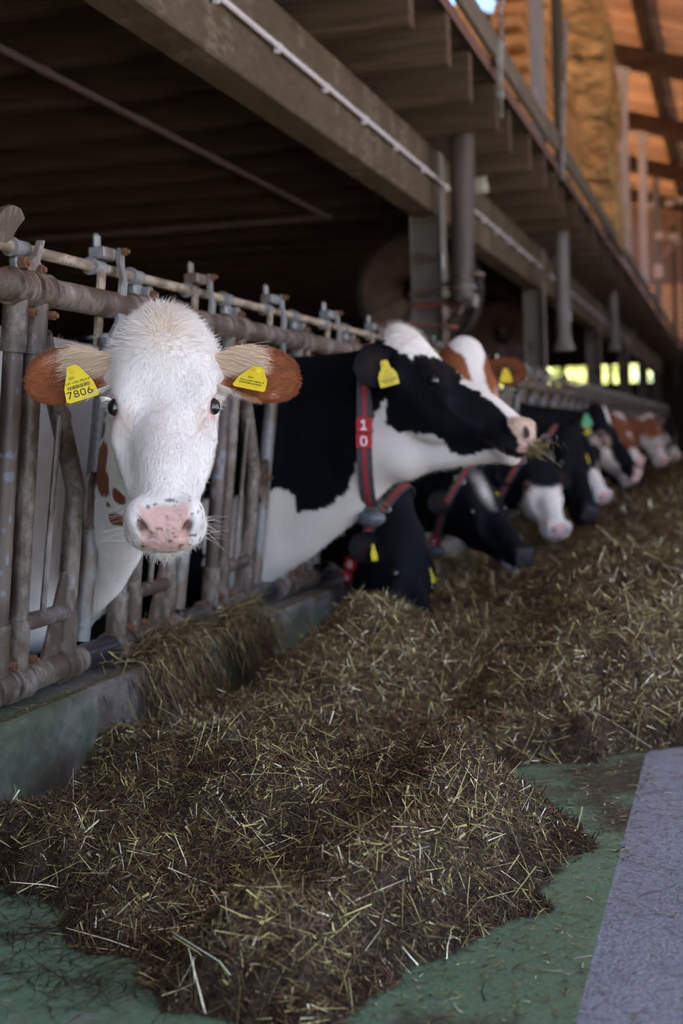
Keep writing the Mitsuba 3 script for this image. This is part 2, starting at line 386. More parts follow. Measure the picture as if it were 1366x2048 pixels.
# roof: boards, rafters, purlins
rf = root('roof', kind='structure', label='sloping boarded barn roof on dark rafters')
ang = math.atan(.3); Lr = 20.5
def slope_box(x0, x1, y, wy, th, drop):
    L = (x1 - x0) / math.cos(ang); xc = (x0 + x1) / 2
    m = box((0, 0, 0), (L, wy, th), .004)
    m.apply_transform(trimesh.transformations.rotation_matrix(ang, (0, 1, 0)))
    m.apply_translation((xc, y, ROOFZ(xc) - drop)); return m
bd = [[ply(slope_box(x0, x1, 0, .236, .03, -.17 - .006 * k), 'roof_board_%d' % k, smooth=False) for k in range(3)] for x0, x1 in ((-2.9, 5.4), (-12.2, -6.6))]  # gap between the two runs: unseen slot added to let sun in
for i in range(151):
    y = 4.2 + .24 * i
    for part in bd[:1 + (i % 2 == 0)]:
        k = num(rf + '__board'); scene[k] = {**part[int(rng.integers(3))], 'to_world': T().translate([0, y, 0])}
struct(rf + '__back_slope', slope_box(-12.2, -6.6, 21.9, 36, .02, -.215), 'roof_board_1')
struct(rf + '__near_boards', slope_box(-12.2, 5.4, 1.2, 6.2, .03, -.205), 'roof_board_1')
ra = ply(slope_box(-12.1, 5.3, 0, .17, .32, .17), 'rafter_wood', smooth=False)
for i, y in enumerate(np.arange(2.5, 41, 4.8)):
    k = num(rf + '__rafter'); scene[k] = {**ra, 'to_world': T().translate([0, float(y), 0])}
for x in (-9.6, -7.9, -6.2, -4.5, -2.8, -1.08, .6, 2.3, 4.0, 5.2):
    struct(rf + '__purlin', box((x, 19.0, ROOFZ(x) + .075), (.15, 42, .15)), 'rafter_wood')

# steel columns carrying the beams
YC = [2.3, 8.70, 13.62, 19.6, 25.2, 30.8, 36.4]
CT = ['first bare', 'strapped', 'plain', 'plain', 'plain', 'plain', 'plain']
for i, y in enumerate(YC):
    c = root('steel_column', ['grey steel column in the dark at the near end of the shed', 'grey steel column with wrapped straps beside the corrugated pipe', 'grey steel column behind the hanging plastic downpipe',
             'third steel column from the strapped one, in the dark', 'fourth steel column along the feed barrier', 'steel column before the bright far openings', 'farthest steel column under the beam'][i], 'column', None)
    for nm, xx in (('flange', -1.694), ('flange', -1.878)):
        put(c + '__' + nm, box((xx, y, 1.32), (.012, .17, 2.64), .002), 'column_paint', False)
    put(c + '__web', box((-1.786, y, 1.32), (.172, .01, 2.64)), 'column_paint', False)
    put(c + '__gusset', box((-1.786, y - .03, 2.232), (.168, .07, .012)), 'column_paint', False)
# beams between columns
for i in range(len(YC)):
    a = YC[i] + .09; b = (YC[i + 1] - .09) if i + 1 < len(YC) else Y1 - 2.6
    if i == 0: a = -6.5
    lbl = ['long brown timber beam with a white conduit, over the white cow', 'brown beam section between the strapped column and the next, with a white box', 'third beam section, its conduit glinting',
           'fourth beam section in the distance', 'fifth beam section in the distance', 'sixth beam section in the distance', 'last short beam section with a lit end'][i]
    m = box((-1.78, (a + b) / 2, 2.447), (.16, b - a, .392), .008)
    put('support_beam', m, 'beam_wood', False, label=lbl, category='beam', group='beams on the columns')
# conduits
def conduit(y0, y1, z0, z1, lbl, step):
    c = root('conduit', lbl, 'conduit', 'conduits on the beams')
    put(c + '__pipe', tube([(-1.672, y0, z0), (-1.672, y1, z1)], .0115, 12), 'white_plastic')
    y = y0 + .3
    while y < y1 - .1:
        z = z0 + (z1 - z0) * (y - y0) / (y1 - y0)
        put(c + '__clip', cat([tube([(-1.672, y - .012, z), (-1.672, y + .012, z)], .0155, 12), box((-1.682, y, z - .014), (.022, .024, .02), .002)]), 'white_plastic')
        y += step
conduit(1.0, 8.95, 2.447, 2.443, 'white plastic conduit clipped along the near beam', .68)
conduit(9.25, 13.3, 2.44, 2.43, 'conduit along the second beam, under the white box', .6)
conduit(13.9, 20.2, 2.425, 2.41, 'bright glinting conduit along the third beam', .9)
conduit(20.4, 25.4, 2.405, 2.4, 'small far conduit along the fourth beam', .9)
jb = root('junction_box', 'cream junction box fixed on top of the second beam', 'junction box')
put(jb + '__body', box((-1.63, 9.75, 2.63), (.09, .13, .15), .012), 'box_plastic', False)
put(jb + '__lid', box((-1.583, 9.75, 2.63), (.012, .105, .125), .004), 'box_plastic', False)
put(jb + '__socket', tube([(-1.578, 9.75, 2.64), (-1.572, 9.75, 2.64)], .028, 16), 'black_steel')
for i, (y, z) in enumerate(((14.35, 2.62), (21.0, 2.6), (25.9, 2.6))):
    put('bracket_lug', cat([box((-1.66, y, z), (.05, .09, .12), .01), box((-1.64, y, z + .03), (.03, .05, .04), .006)]), 'grey_post', False,
        label=['small grey bracket on the third beam just past the downpipe', 'small grey bracket on the fourth beam', 'smallest far bracket on the fifth beam'][i], category='bracket', group='brackets on the beams')

# ------------------------------------------------------------------ hanging pipes, water pipes, fans
def corrugated(x, y, z0, z1, r):
    zz, rr = [], []
    n = int((z1 - z0) / .0205)
    for i in range(n + 1):
        z = z1 - i * .0205
        for dz, q in ((0, 1.0), (.006, 1.0), (.0095, .84), (.017, .84)):
            zz.append(z - dz); rr.append(r * q * (.86 + .14 * (z - z0) / (z1 - z0)))
    return tube([(x + .02 * math.sin((z - z0) * 2), y, z) for z in zz], rr, 28)
p = root('corrugated_pipe', 'brown corrugated hose hanging beside the strapped column', 'pipe')
put(p + '__hose', corrugated(-1.53, 8.42, 1.78, 2.906, .082), 'pipe_corrugated', 40)
put(p + '__collar', cat([tube([(-1.53, 8.42, 1.80), (-1.53, 8.42, 1.765)], .084, 24), tube([(-1.53, 8.42, 1.765), (-1.535, 8.42, 1.70)], [.07, .05], 24)]), 'pipe_corrugated')
put(p + '__spout', tube([(-1.52, 8.40, 1.745), (-1.475, 8.38, 1.70), (-1.44, 8.37, 1.692)], [.03, .034, .036], 16), 'silver')
# straps round the column
s = root('column_strap', 'brown and red straps wound round the column and the corrugated hose', 'strap')
def ring(z, tilt, r=.012, ext=.16, mt='strap_brown'):
    pts = [(-1.885, 8.6, z), (-1.66, 8.59, z + tilt), (-1.66 + ext, 8.37, z + tilt * 1.6), (-1.62 + ext, 8.45, z + tilt * 1.5), (-1.67, 8.82, z + tilt), (-1.9, 8.82, z), (-1.885, 8.6, z)]
    put(s + '__loop', tube(bend(pts, .04, 4), r, 8), mt)
ring(1.78, .05, .014, .22); ring(1.735, .0, .013, .18); ring(1.70, .01, .009, .12, 'strap_red'); ring(1.60, -.03, .008, .05, 'strap_red'); ring(1.50, -.04, .011, .02)
put(s + '__tail', tube([(-1.50, 8.40, 1.73), (-1.55, 8.42, 1.64), (-1.66, 8.6, 1.60)], .016, 8), 'strap_brown')
put(s + '__label', box((-1.68, 8.60, 1.97), (.012, .02, .09), .004), 'white_plastic', False)
for i, (x, y, zb, r) in enumerate(((-1.42, 12.75, 1.62, .062), (-1.42, 18.4, 1.9, .055))):
    q = root('downpipe', ['grey plastic downpipe with a flared end hanging past the strapped column', 'farther thin downpipe hanging from the loft joists'][i], 'pipe')
    put(q + '__tube', tube([(x, y, 2.906), (x, y, zb + .12)], r, 20), 'pipe_plastic')
    put(q + '__sleeve', tube([(x, y, zb + .42), (x, y, zb + .38)], r * 1.12, 20), 'pipe_plastic')
    put(q + '__funnel', tube([(x, y, zb + .14), (x, y, zb + .1), (x, y, zb + .03), (x, y, zb)], [r * 1.05, r * 1.1, r * 1.5, r * 1.55], 20), 'pipe_plastic')
    if i == 0: put(q + '__label', box((x + r, y - .02, zb + .3), (.014, .04, .09), .004), 'white_plastic', False)
w = root('water_pipe', 'thin brown water pipe running along under the joists in the shed', 'pipe')
put(w + '__pipe', tube([(-2.89, -1, 2.575), (-2.89, 10.36, 2.575)], .017, 10), 'strap_brown')
for y in np.arange(.4, 10.3, 1.08): put(w + '__coupling', tube([(-2.89, y - .03, 2.575), (-2.89, y + .03, 2.575)], .022, 10), 'strap_brown')
w = root('water_pipe', 'thin water pipe crossing the shed below the joists, behind the long one', 'pipe')
put(w + '__pipe', tube([(-2.86, 10.38, 2.575), (-9.5, 10.38, 2.575)], .019, 10), 'strap_brown')
for x in (-4.3, -6.1, -7.9): put(w + '__coupling', tube([(x - .03, 10.38, 2.575), (x + .03, 10.38, 2.575)], .025, 10), 'strap_brown')

def fan(c, R, lbl):
    f = root('ventilation_fan', lbl, 'fan', 'fans in the shed')
    cx, cy, cz = c
    def lathe(prof, n=56):  # (radius, depth along +y)
        V = np.vstack([[(cx + r * math.cos(t), cy + d, cz + r * math.sin(t)) for t in np.arange(n) * 2 * math.pi / n] for r, d in prof])
        F = []; k = np.arange(n); k2 = (k + 1) % n
        for i in range(len(prof) - 1): F += [np.stack([i * n + k, i * n + k2, (i + 1) * n + k2], 1), np.stack([i * n + k, (i + 1) * n + k2, (i + 1) * n + k], 1)]
        return trimesh.Trimesh(V, np.vstack(F), process=False)
    put(f + '__shroud', lathe([(R * .97, .0), (R, .0), (R * 1.02, .02), (R * 1.02, .2), (R * .98, .2), (R * .97, 0)]), 'fan_dark')
    for i in range(8):  # broad overlapping blades
        a0 = i * math.pi / 4
        V = []
        for rr in np.linspace(.26, .95, 6):
            for t in np.linspace(0, 1, 6):
                a = a0 + (t - .5) * .84
                V.append((cx + R * rr * math.cos(a), cy + .10 + .05 * (t - .5), cz + R * rr * math.sin(a)))
        F = []
        for u in range(5):
            for v in range(5):
                q = u * 6 + v; F += [(q, q + 1, q + 7), (q, q + 7, q + 6)]
        V = np.array(V); n0 = len(V); V2 = V + [0, .008, 0]; F = np.array(F)
        put(f + '__blade', (np.vstack([V, V2]), np.vstack([F, F[:, ::-1] + n0])), 'fan_brown', False)
    put(f + '__hub', lathe([(.0, .04), (R * .16, .05), (R * .27, .09), (R * .27, .13), (0, .13)]), 'fan_dark')
    put(f + '__motor', tube([(cx + .02, cy + .02, cz + .05), (cx + .02, cy - .07, cz + .05)], R * .11, 20), 'fan_brown')
    put(f + '__hanger', cat([tube([(cx - R * .5, cy + .1, cz + R * .86), (cx - R * .5, cy + .1, 2.906)], .012, 8), tube([(cx + R * .5, cy + .1, cz + R * .86), (cx + R * .5, cy + .1, 2.906)], .012, 8)]), 'fan_dark')
fan((-2.34, 10.9, 2.04), .485, 'large dusty brown ventilation fan left of the strapped column')
fan((-2.72, 17.6, 2.12), .44, 'farther dark ventilation fan behind the red and white head')

# ------------------------------------------------------------------ on the loft
e = root('loft_edge', 'grey timber plank and brown angle along the edge of the hay loft', 'loft edge')
for i in range(11):
    put(e + '__plank', box((-1.205 - .01 * (i % 2), -4.5 + 4.2 * i, 3.03 + .008 * (i % 3)), (.035, 4.17, .135), .006), 'grey_timber', False)
put(e + '__angle', cat([box((-1.243, 16.5, 2.915), (.008, 47, .06)), box((-1.27, 16.5, 2.948), (.06, 47, .008))]), 'brown_angle', False)
def post(x, y, z0, w, mt, lbl, cap=False, round_=False):
    zt = ROOFZ(x) - .34
    q = root('loft_post', lbl, 'post')
    put(q + '__shaft', tube([(x, y, z0), (x, y, zt)], w / 2, 16) if round_ else box((x, y, (z0 + zt) / 2), (w, w, zt - z0), .01), mt, 30 if round_ else False)
    put(q + '__foot_plate', box((x, y, z0 + .008), (w * 1.9, w * 1.9, .016), .003), mt, False)
    if cap: put(q + '__cap_plate', extr(Polygon([(-w * .95, 0), (w * .95, 0), (w * .6, -.24), (-w * .6, -.24)]), .16, (x, y, zt + .06), np.array([1., 0, 0]), np.array([0, 0, 1.])), mt, False)
post(-1.345, 10.8, 2.955, .10, 'grey_post', 'grey square post left of the dark post on the loft')
post(-1.31, 11.85, 2.955, .085, 'dark_post', 'dark weathered post in front of the straw bales', round_=True)
post(-1.46, 21.7, 2.955, .14, 'pale_post', 'pale post beside the straw bales carrying the near rafter', cap=True)
post(-1.46, 26.5, 2.955, .14, 'pale_post', 'second pale post further along under the next rafter', cap=True)
post(-1.46, 31.3, 2.955, .14, 'grey_post', 'farthest grey post beside the end wall')
put('leaning_tube', tube([(-1.1665, 10.62, 2.76), (-1.1665, 11.15, 4.05)], .021, 12), 'galvanised', label='thin galvanised tube leaning against the loft edge before the bales', category='tube')
ch = root('hanging_chain', 'galvanised chain hanging at the loft edge near the beam', 'chain')
for i in range(26):
    z = 3.06 + i * .055
    t = np.linspace(0, 2 * math.pi, 13)
    a, b = ((1, 0), (0, 1))[i % 2]
    pts = [(-1.175 + .016 * math.cos(q) * a, 7.9 + .016 * math.cos(q) * b, z + .036 * math.sin(q)) for q in t]
    put(ch + '__link', tube(pts, .0075, 8, cap=False), 'galvanised')
put(ch + '__plate', box((-1.19, 7.9, 2.90), (.035, .07, .30), .006), 'galvanised', False)
put(ch + '__strap_end', box((-1.195, 7.9, 2.70), (.03, .05, .12), .006), 'grey_timber', False)

# straw bales: big square bales stacked four high
def bale(c, s, seed):
    g = 26
    m = trimesh.creation.box(s)
    for _ in range(4): m = m.subdivide()
    V = np.array(m.vertices); h = np.asarray(s) / 2
    q = V / h; V = V * (1 - .07 * np.clip((np.abs(q)[:, [1, 2, 0]] * np.abs(q)[:, [2, 0, 1]]) ** 3, 0, 1))
    n0 = meshkit.fbm(V * 5 + seed * 9.1, 4, seed) - .5
    n1 = meshkit.noise(V * np.array([14, 14, 40]) + seed, seed + 3) - .5
    V = V + nrm_rows(q) * (n0 * .10 + n1 * .035)[:, None]
    col = np.array([.36, .225, .095]) * (1 + 1.2 * n0 + 2.0 * n1)[:, None]
    col = col * (1 + .25 * (meshkit.noise(V * 35, seed) - .5))[:, None]
    P, fi = trimesh.sample.sample_surface(trimesh.Trimesh(V, m.faces, process=False), 1500, seed=seed)
    N = trimesh.Trimesh(V, m.faces, process=False).face_normals[fi]
    D = np.cross(N, rng.normal(size=N.shape)); D /= np.linalg.norm(D, axis=1)[:, None]
    sc = rng.uniform(.6, 1.5, len(P))[:, None] * np.array([.42, .26, .115])
    st = strands(P + N * .01, nrm_rows(D + N * rng.uniform(0, .5, (len(P), 1))), rng.uniform(.05, .16, len(P)), rng.uniform(.005, .011, len(P)), N, N * rng.uniform(-.1, .2, (len(P), 1)), sc)
    return (V + np.asarray(c), m.faces, col), (st[0] + np.asarray(c), st[1], st[2])
def nrm_rows(a): return a / (np.linalg.norm(a, axis=1)[:, None] + 1e-9)
def put_bale(bs, **kw):
    r = root('straw_bale', **kw); put_col(r + '__body', bs[0], 'straw_bale'); put_col(r + '__loose_straw', bs[1], 'straw_bale', kind='stuff')
BL = ['lowest', 'second lowest', 'middle', 'topmost']
for k in range(4):
    zc = 2.975 + .345 + k * .675
    put_bale(bale((-1.83 + (.02, -.03, .01, -.06)[k], 16.9, zc), (1.22, 1.7, .655), k + 1),
            label='%s straw bale of the front stack on the loft beside the pale post' % BL[k], category='straw bale', group='straw bales stacked on the loft')
for k in range(4):
    put_bale(bale((-3.15, 16.8, 2.975 + .345 + k * .675), (1.22, 1.7, .655), k + 11),
            label='%s straw bale of the rear stack, glimpsed between the loft posts' % BL[k], category='straw bale', group='straw bales stacked on the loft')
def loft_straw():  # unseen pale layer, added to throw sunlight up at the roof boards
    gx, gy = np.meshgrid(np.arange(-11.5, -3.9, .16), np.arange(.5, 38, .16), indexing='ij'); P = np.stack([gx, gy, 0 * gx], -1)
    z = 2.965 + .12 * meshkit.fbm(P * 1.7, 3, 3); i = np.arange(gx.size).reshape(gx.shape)
    q = np.stack([i[:-1, :-1], i[1:, :-1], i[1:, 1:], i[:-1, 1:]], -1).reshape(-1, 4); V = np.stack([gx, gy, z], -1).reshape(-1, 3)
    return V, np.vstack([q[:, [0, 1, 2]], q[:, [0, 2, 3]]]), np.array([.62, .45, .24]) * (.7 + .7 * meshkit.fbm(V * 9, 3, 5))[:, None]
put_col('loft_straw', loft_straw(), 'straw_bale', smooth=True, label='loose straw spread over the back of the hay loft', category='straw', kind='stuff')
# stacked timber behind the posts
for k in range(11):
    L = 4.2 - .12 * ((k * 3) % 4)
    put('timber_board', box((-1.62 + rng.uniform(-.02, .02), 13.3 + rng.uniform(-.08, .08), 3.02 + k * .135), (.24, L, .085), .008), 'timber_orange', False,
        label='sawn orange timber board in the stack on the loft', category='timber board', group='stacked timber boards on the loft')
    for y in (11.6, 12.5, 13.4, 14.3):
        put('timber_spacer', box((-1.62, y, 2.965 + k * .135 + .011), (.22, .06, .046), .004), 'timber_orange', False, label='short spacer batten between the stacked timber boards', category='batten', group='spacer battens in the timber stack')
# small white fittings near the end wall
for i, (x, y, z) in enumerate(((-1.62, 33, 5.9), (-1.25, 33.2, 5.95), (-1.38, 31.0, 4.95), (-1.1, 31.0, 4.9), (-1.42, 31.0, 4.2), (-1.0, 33.2, 6.0))):
    q = root('wall_lamp', ['white lamp on the upper cable, nearest the second pale post', 'white lamp in the middle of the upper cable', 'round white lamp on the lower cable beside the second pale post', 'white lamp at the picture edge on the lower cable',
                           'small white switch box below the lower cable', 'white lamp at the far end of the upper cable'][i], 'lamp', 'white lamps before the end wall')
    put(q + '__body', box((x, y, z), (.19, .1, .13 if i != 4 else .3), .03), 'white_plastic', False)
    put(q + '__bracket', tube([(x, y + .02, z), (x, y + .3, z + .02)], .02, 8), 'dark_post')
put('lamp_cable', tube([(-1.9, 33.2, 5.92), (-.5, 33.2, 6.0)], .02, 6), 'dark_post', label='dark cable carrying the upper row of white lamps', category='cable')
put('lamp_cable', tube([(-1.45, 31.0, 4.4), (-1.1, 31.0, 4.75), (-.4, 31.0, 4.95)], .012, 6), 'white_plastic', label='pale cable slanting up before the end wall', category='cable')
for i, (x, z1) in enumerate(((-1.42, 6.3), (-1.12, 6.9), (-.85, 6.9))):
    put('wall_batten', box((x, 39.6, (2.0 + z1) / 2), (.10, .08, z1 - 2.0), .01), 'dark_post', False, label=['dark upright batten on the end wall, leftmost', 'dark upright batten on the end wall, in the middle', 'dark upright batten on the end wall, rightmost'][i], category='batten', group='battens on the end wall')

# trees behind the far openings
def tree(x, y, r, h, lbl, seed):
    q = root('tree', lbl, 'tree', 'trees behind the shed')
    put(q + '__trunk', tube([(x, y, -.3), (x + .1, y, h * .5), (x, y + .1, h)], [.2, .16, .08], 10), 'bark')
    n = 2600
    g = np.random.default_rng(seed)
    d = nrm_rows(g.normal(size=(n, 3))); rad = r * g.uniform(.35, 1, (n, 1)) ** .6
    P = np.array([x, y, h]) + d * rad * [1, 1, 1.1]
    P = P[(meshkit.noise(P * 1.3, seed) > .36) & (P[:, 2] > .2)]
    n = len(P); a = nrm_rows(g.normal(size=(n, 3))); b = nrm_rows(np.cross(a, g.normal(size=(n, 3)))); s = g.uniform(.10, .19, (n, 1))
    V = np.stack([P - a * s, P + b * s * .6, P + a * s, P - b * s * .6], 1).reshape(-1, 3); i = np.arange(n)[:, None] * 4
    put(q + '__leaves', (V, np.vstack([i + [0, 1, 2], i + [0, 2, 3]])), 'leaf', False, kind='stuff')
tree(-8.9, 49, 2.2, 2.6, 'leafy tree seen through the leftmost far openings', 21)
tree(-6.6, 52, 2.4, 2.8, 'leafy tree seen through the middle far openings', 22)
tree(-4.6, 50, 1.8, 2.2, 'pale sunlit tree seen right of the thick column', 23)
tree(-12, 56, 3.0, 3.2, 'tree farthest left behind the shed', 24)
tree(-3.0, 60, 2.6, 2.2, 'sunlit tree behind the rightmost far opening', 25)

# ------------------------------------------------------------------ feed barrier
ZB, ZT = .345, 1.29
FX = lambda z: -1.70 + (z - ZB) * .112
FN = nrm((1, 0, -.112))           # outward normal of the tilted barrier
FUP = nrm((.112, 0, 1))
def fp(y, z, off=0.0): return np.array([FX(z), y, z]) + FN * off
B = root('feed_barrier', 'rusty tubular steel self-locking feed barrier standing on the kerb', 'feed barrier')
YE = 38.5
put(B + '__bottom_rail', tube([fp(-3, ZB), fp(YE, ZB)], .037, 20), 'steel')
put(B + '__top_rail', tube([fp(-3, ZT), fp(YE, ZT)], .0355, 20), 'steel')
ROD = np.array([-1.618, 0, 1.388])
put(B + '__locking_rod', tube([ROD + [0, -3, 0], ROD + [0, YE, 0]], .0145, 14), 'rod_steel')
YP = [3.06 - .735 * 4 + .735 * k for k in range(4)] + [3.06, 3.745, 4.495, 5.26]
while YP[-1] < 37: YP.append(YP[-1] + .755)
ey = np.array([0, 1.0, 0])
def shared(mesh, m, smooth=30): return ply(mesh, m, smooth=smooth)
def bay(near):
    """parts of one bay, built at y = 0 of its pair of posts: name -> list of shape dicts"""
    n = 14 if near else 8
    out = []
    for s in (-.05, .05):
        out.append(('post', shared(tube([fp(s, ZB + .02), fp(s, ZT - .02)], .0235, n), 'steel' if s > 0 else 'steel_dark')))
        for z, zz in ((ZB, ZB + .155), (ZT, ZT - .15)):
            sl = [tube([fp(s, z), fp(s, zz)], .030, n)]
            sl.append(tube([fp(s - .034, z), fp(s + .034, z)], .0435 if z == ZB else .042, n + 4))
            for q in (-.034, .034): sl.append(tube([fp(s + q - .004, z), fp(s + q + .004, z)], .0465 if z == ZB else .045, n + 4))
            out.append(('sleeve', shared(cat(sl), 'steel')))
            if near:
                out.append(('bolt', shared(hexbolt(fp(s + .03, z + (.055 if z == ZB else -.055), .022), FN, .012, .014), 'rust', False)))
    # bent divider with its stub and thin rod
    dv = bend([fp(.31, ZB), fp(.315, .72), fp(.325, .80), fp(.085, ZT - .10)], .09, 6)
    out.append(('divider', shared(tube(dv, .0255, n), 'steel')))
    out.append(('divider_sleeve', shared(cat([tube([fp(.31, ZB), fp(.31, ZB + .15)], .031, n), tube([fp(.27, ZB), fp(.35, ZB)], .0435, n + 4), tube([fp(.345, ZB), fp(.354, ZB)], .0465, n + 4),
                                          extr(Polygon([(-.12, 0), (0, 0), (0, .24), (-.02, .24)]), .008, fp(.29, ZB + .01), ey, FUP)]), 'steel')))
    out.append(('stub', shared(cat([tube([fp(.05, .487), fp(.335, .487)], .022, n)]), 'steel_dark')))
    out.append(('guide_rod', shared(tube([fp(.165, .49, .005), fp(.19, 1.06, .01)], .0085, 8), 'steel')))
    # movable bar, pivot plate
    out.append(('locking_bar', shared(tube([fp(.385, .40, .01), fp(.445, 1.20, .01)], .0245, n), 'galvanised')))
    plate = rbox2(.075, .15, .028)
    out.append(('pivot_plate', shared(cat([extr(plate, .008, fp(.365, .775, .028), ey, FUP), extr(plate, .008, fp(.365, .775, -.028), ey, FUP)]), 'steel', False)))
    if near: out.append(('pivot_bolt', shared(hexbolt(fp(.375, .785, .032), FN, .012, .014), 'rust', False)))
    # latch: flat upright, block on the rod, cranked lever
    c = ROD + [0, .485, .04]
    out.append(('latch_block', shared(cat([box(c, (.05, .085, .032), .005), box(c + [-.012, -.01, .03], (.018, .032, .05), .008)]), 'galvanised' if near else 'silver', False)))
    out.append(('latch_upright', shared(extr(Polygon([(-.018, 0), (.018, 0), (.018, .20), (-.018, .20)]), .009, fp(.445, ZT - .11, -.02), ey, FUP), 'rod_steel', False)))
    lever = [(.535, 1.442), (.525, 1.40), (.522, 1.36), (.470, 1.235), (.452, 1.205), (.445, 1.165)]
    V = []
    for (yy, zz), w in zip(lever, (.014, .016, .017, .019, .021, .012)):
        o = np.array([ROD[0] + .03 + .03 * math.exp(-((zz - 1.29) / .07) ** 2), yy, zz])
        V += [o + [s1 * .005, s2 * w, s2 * -w * .35] for s1, s2 in ((-1, -1), (1, -1), (1, 1), (-1, 1))]
    F = []
    for i in range(len(lever) - 1):
        for q in range(4): a, b2 = i * 4 + q, i * 4 + (q + 1) % 4; F += [(a, b2, b2 + 4), (a, b2 + 4, a + 4)]
    e2 = (len(lever) - 1) * 4; F += [(0, 2, 1), (0, 3, 2), (e2, e2 + 1, e2 + 2), (e2, e2 + 2, e2 + 3)]
    out.append(('latch_lever', shared(trimesh.Trimesh(np.array(V), F, process=False), 'galvanised', False)))
    if near: out.append(('latch_bolt', shared(hexbolt(np.array([ROD[0] + .036, .533, 1.437]), (1, .1, 0), .011, .012), 'rust', False)))
    # rod guides
    for yy in (.0, .43):
        g = [tube([ROD + [0, yy - .03, 0], ROD + [0, yy + .045, 0]], .0195, n), tube([ROD + [0, yy - .03, 0], ROD + [0, yy - .022, 0]], .024, n)]
        if yy == 0: g += [box(ROD + [-.005, .02, -.055], (.03, .06, .075), .008), tube([ROD + [-.02, .05, -.05], ROD + [.03, .05, -.05]], .026, 12)]
        out.append(('rod_guide', shared(cat(g), 'galvanised')))
    if near: out.append(('guide_bolt', shared(hexbolt(ROD + [.03, .05, -.05], (1, 0, 0), .013, .013), 'rust', False)))
    return out
BN, BF = bay(True), bay(False)
for y in YP:
    for nm, d in (BN if y < 9 else BF):
        k = num(B + '__' + nm); scene[k] = {**d, 'to_world': T().translate([0, float(y), 0])}
# heavy cam hook at the first post pair, bare black spots of the bottom rail
def arcpoly(r0, r1, a0, a1, n=14):
    t = np.linspace(math.radians(a0), math.radians(a1), n)
    return Polygon([(r1 * math.cos(q), r1 * math.sin(q)) for q in t] + [(r0 * math.cos(q), r0 * math.sin(q)) for q in t[::-1]])
hk1 = affinity.scale(Polygon([(-.10, -.02), (-.03, -.04), (.02, .0), (.045, .04), (.09, .085), (.055, .115), (0, .12), (-.06, .10), (-.11, .05)]).buffer(.005), .62, .55, origin=(0, 0))
hk2 = affinity.scale(Polygon([(.0, -.06), (.05, -.05), (.085, -.01), (.10, .05), (.075, .045), (.055, .0), (.0, -.03)]).buffer(.004), .62, .75, origin=(0, 0))
put(B + '__cam_hook', cat([extr(hk1, .012, ROD + [.012, 3.0, .02], ey, np.array([.2, 0, 1.0])), extr(hk2, .012, ROD + [.035, 3.05, -.02], ey, np.array([.2, 0, 1.0]))]), 'steel', False)
put(B + '__cam_hook_bolt', hexbolt(ROD + [.04, 3.0, -.045], (1, 0, 0), .015, .02), 'rust', False)
for k, y in enumerate(YP):
    if 2.5 < y < 9: put(B + '__worn_band', tube([fp(y + .40, ZB), fp(y + .60, ZB)], .0376, 20, cap=False), 'black_steel')
    if 2.5 < y < 9: put(B + '__worn_band', tube([fp(y + .36, ZT), fp(y + .62, ZT)], .0360, 20, cap=False), 'steel_dark')

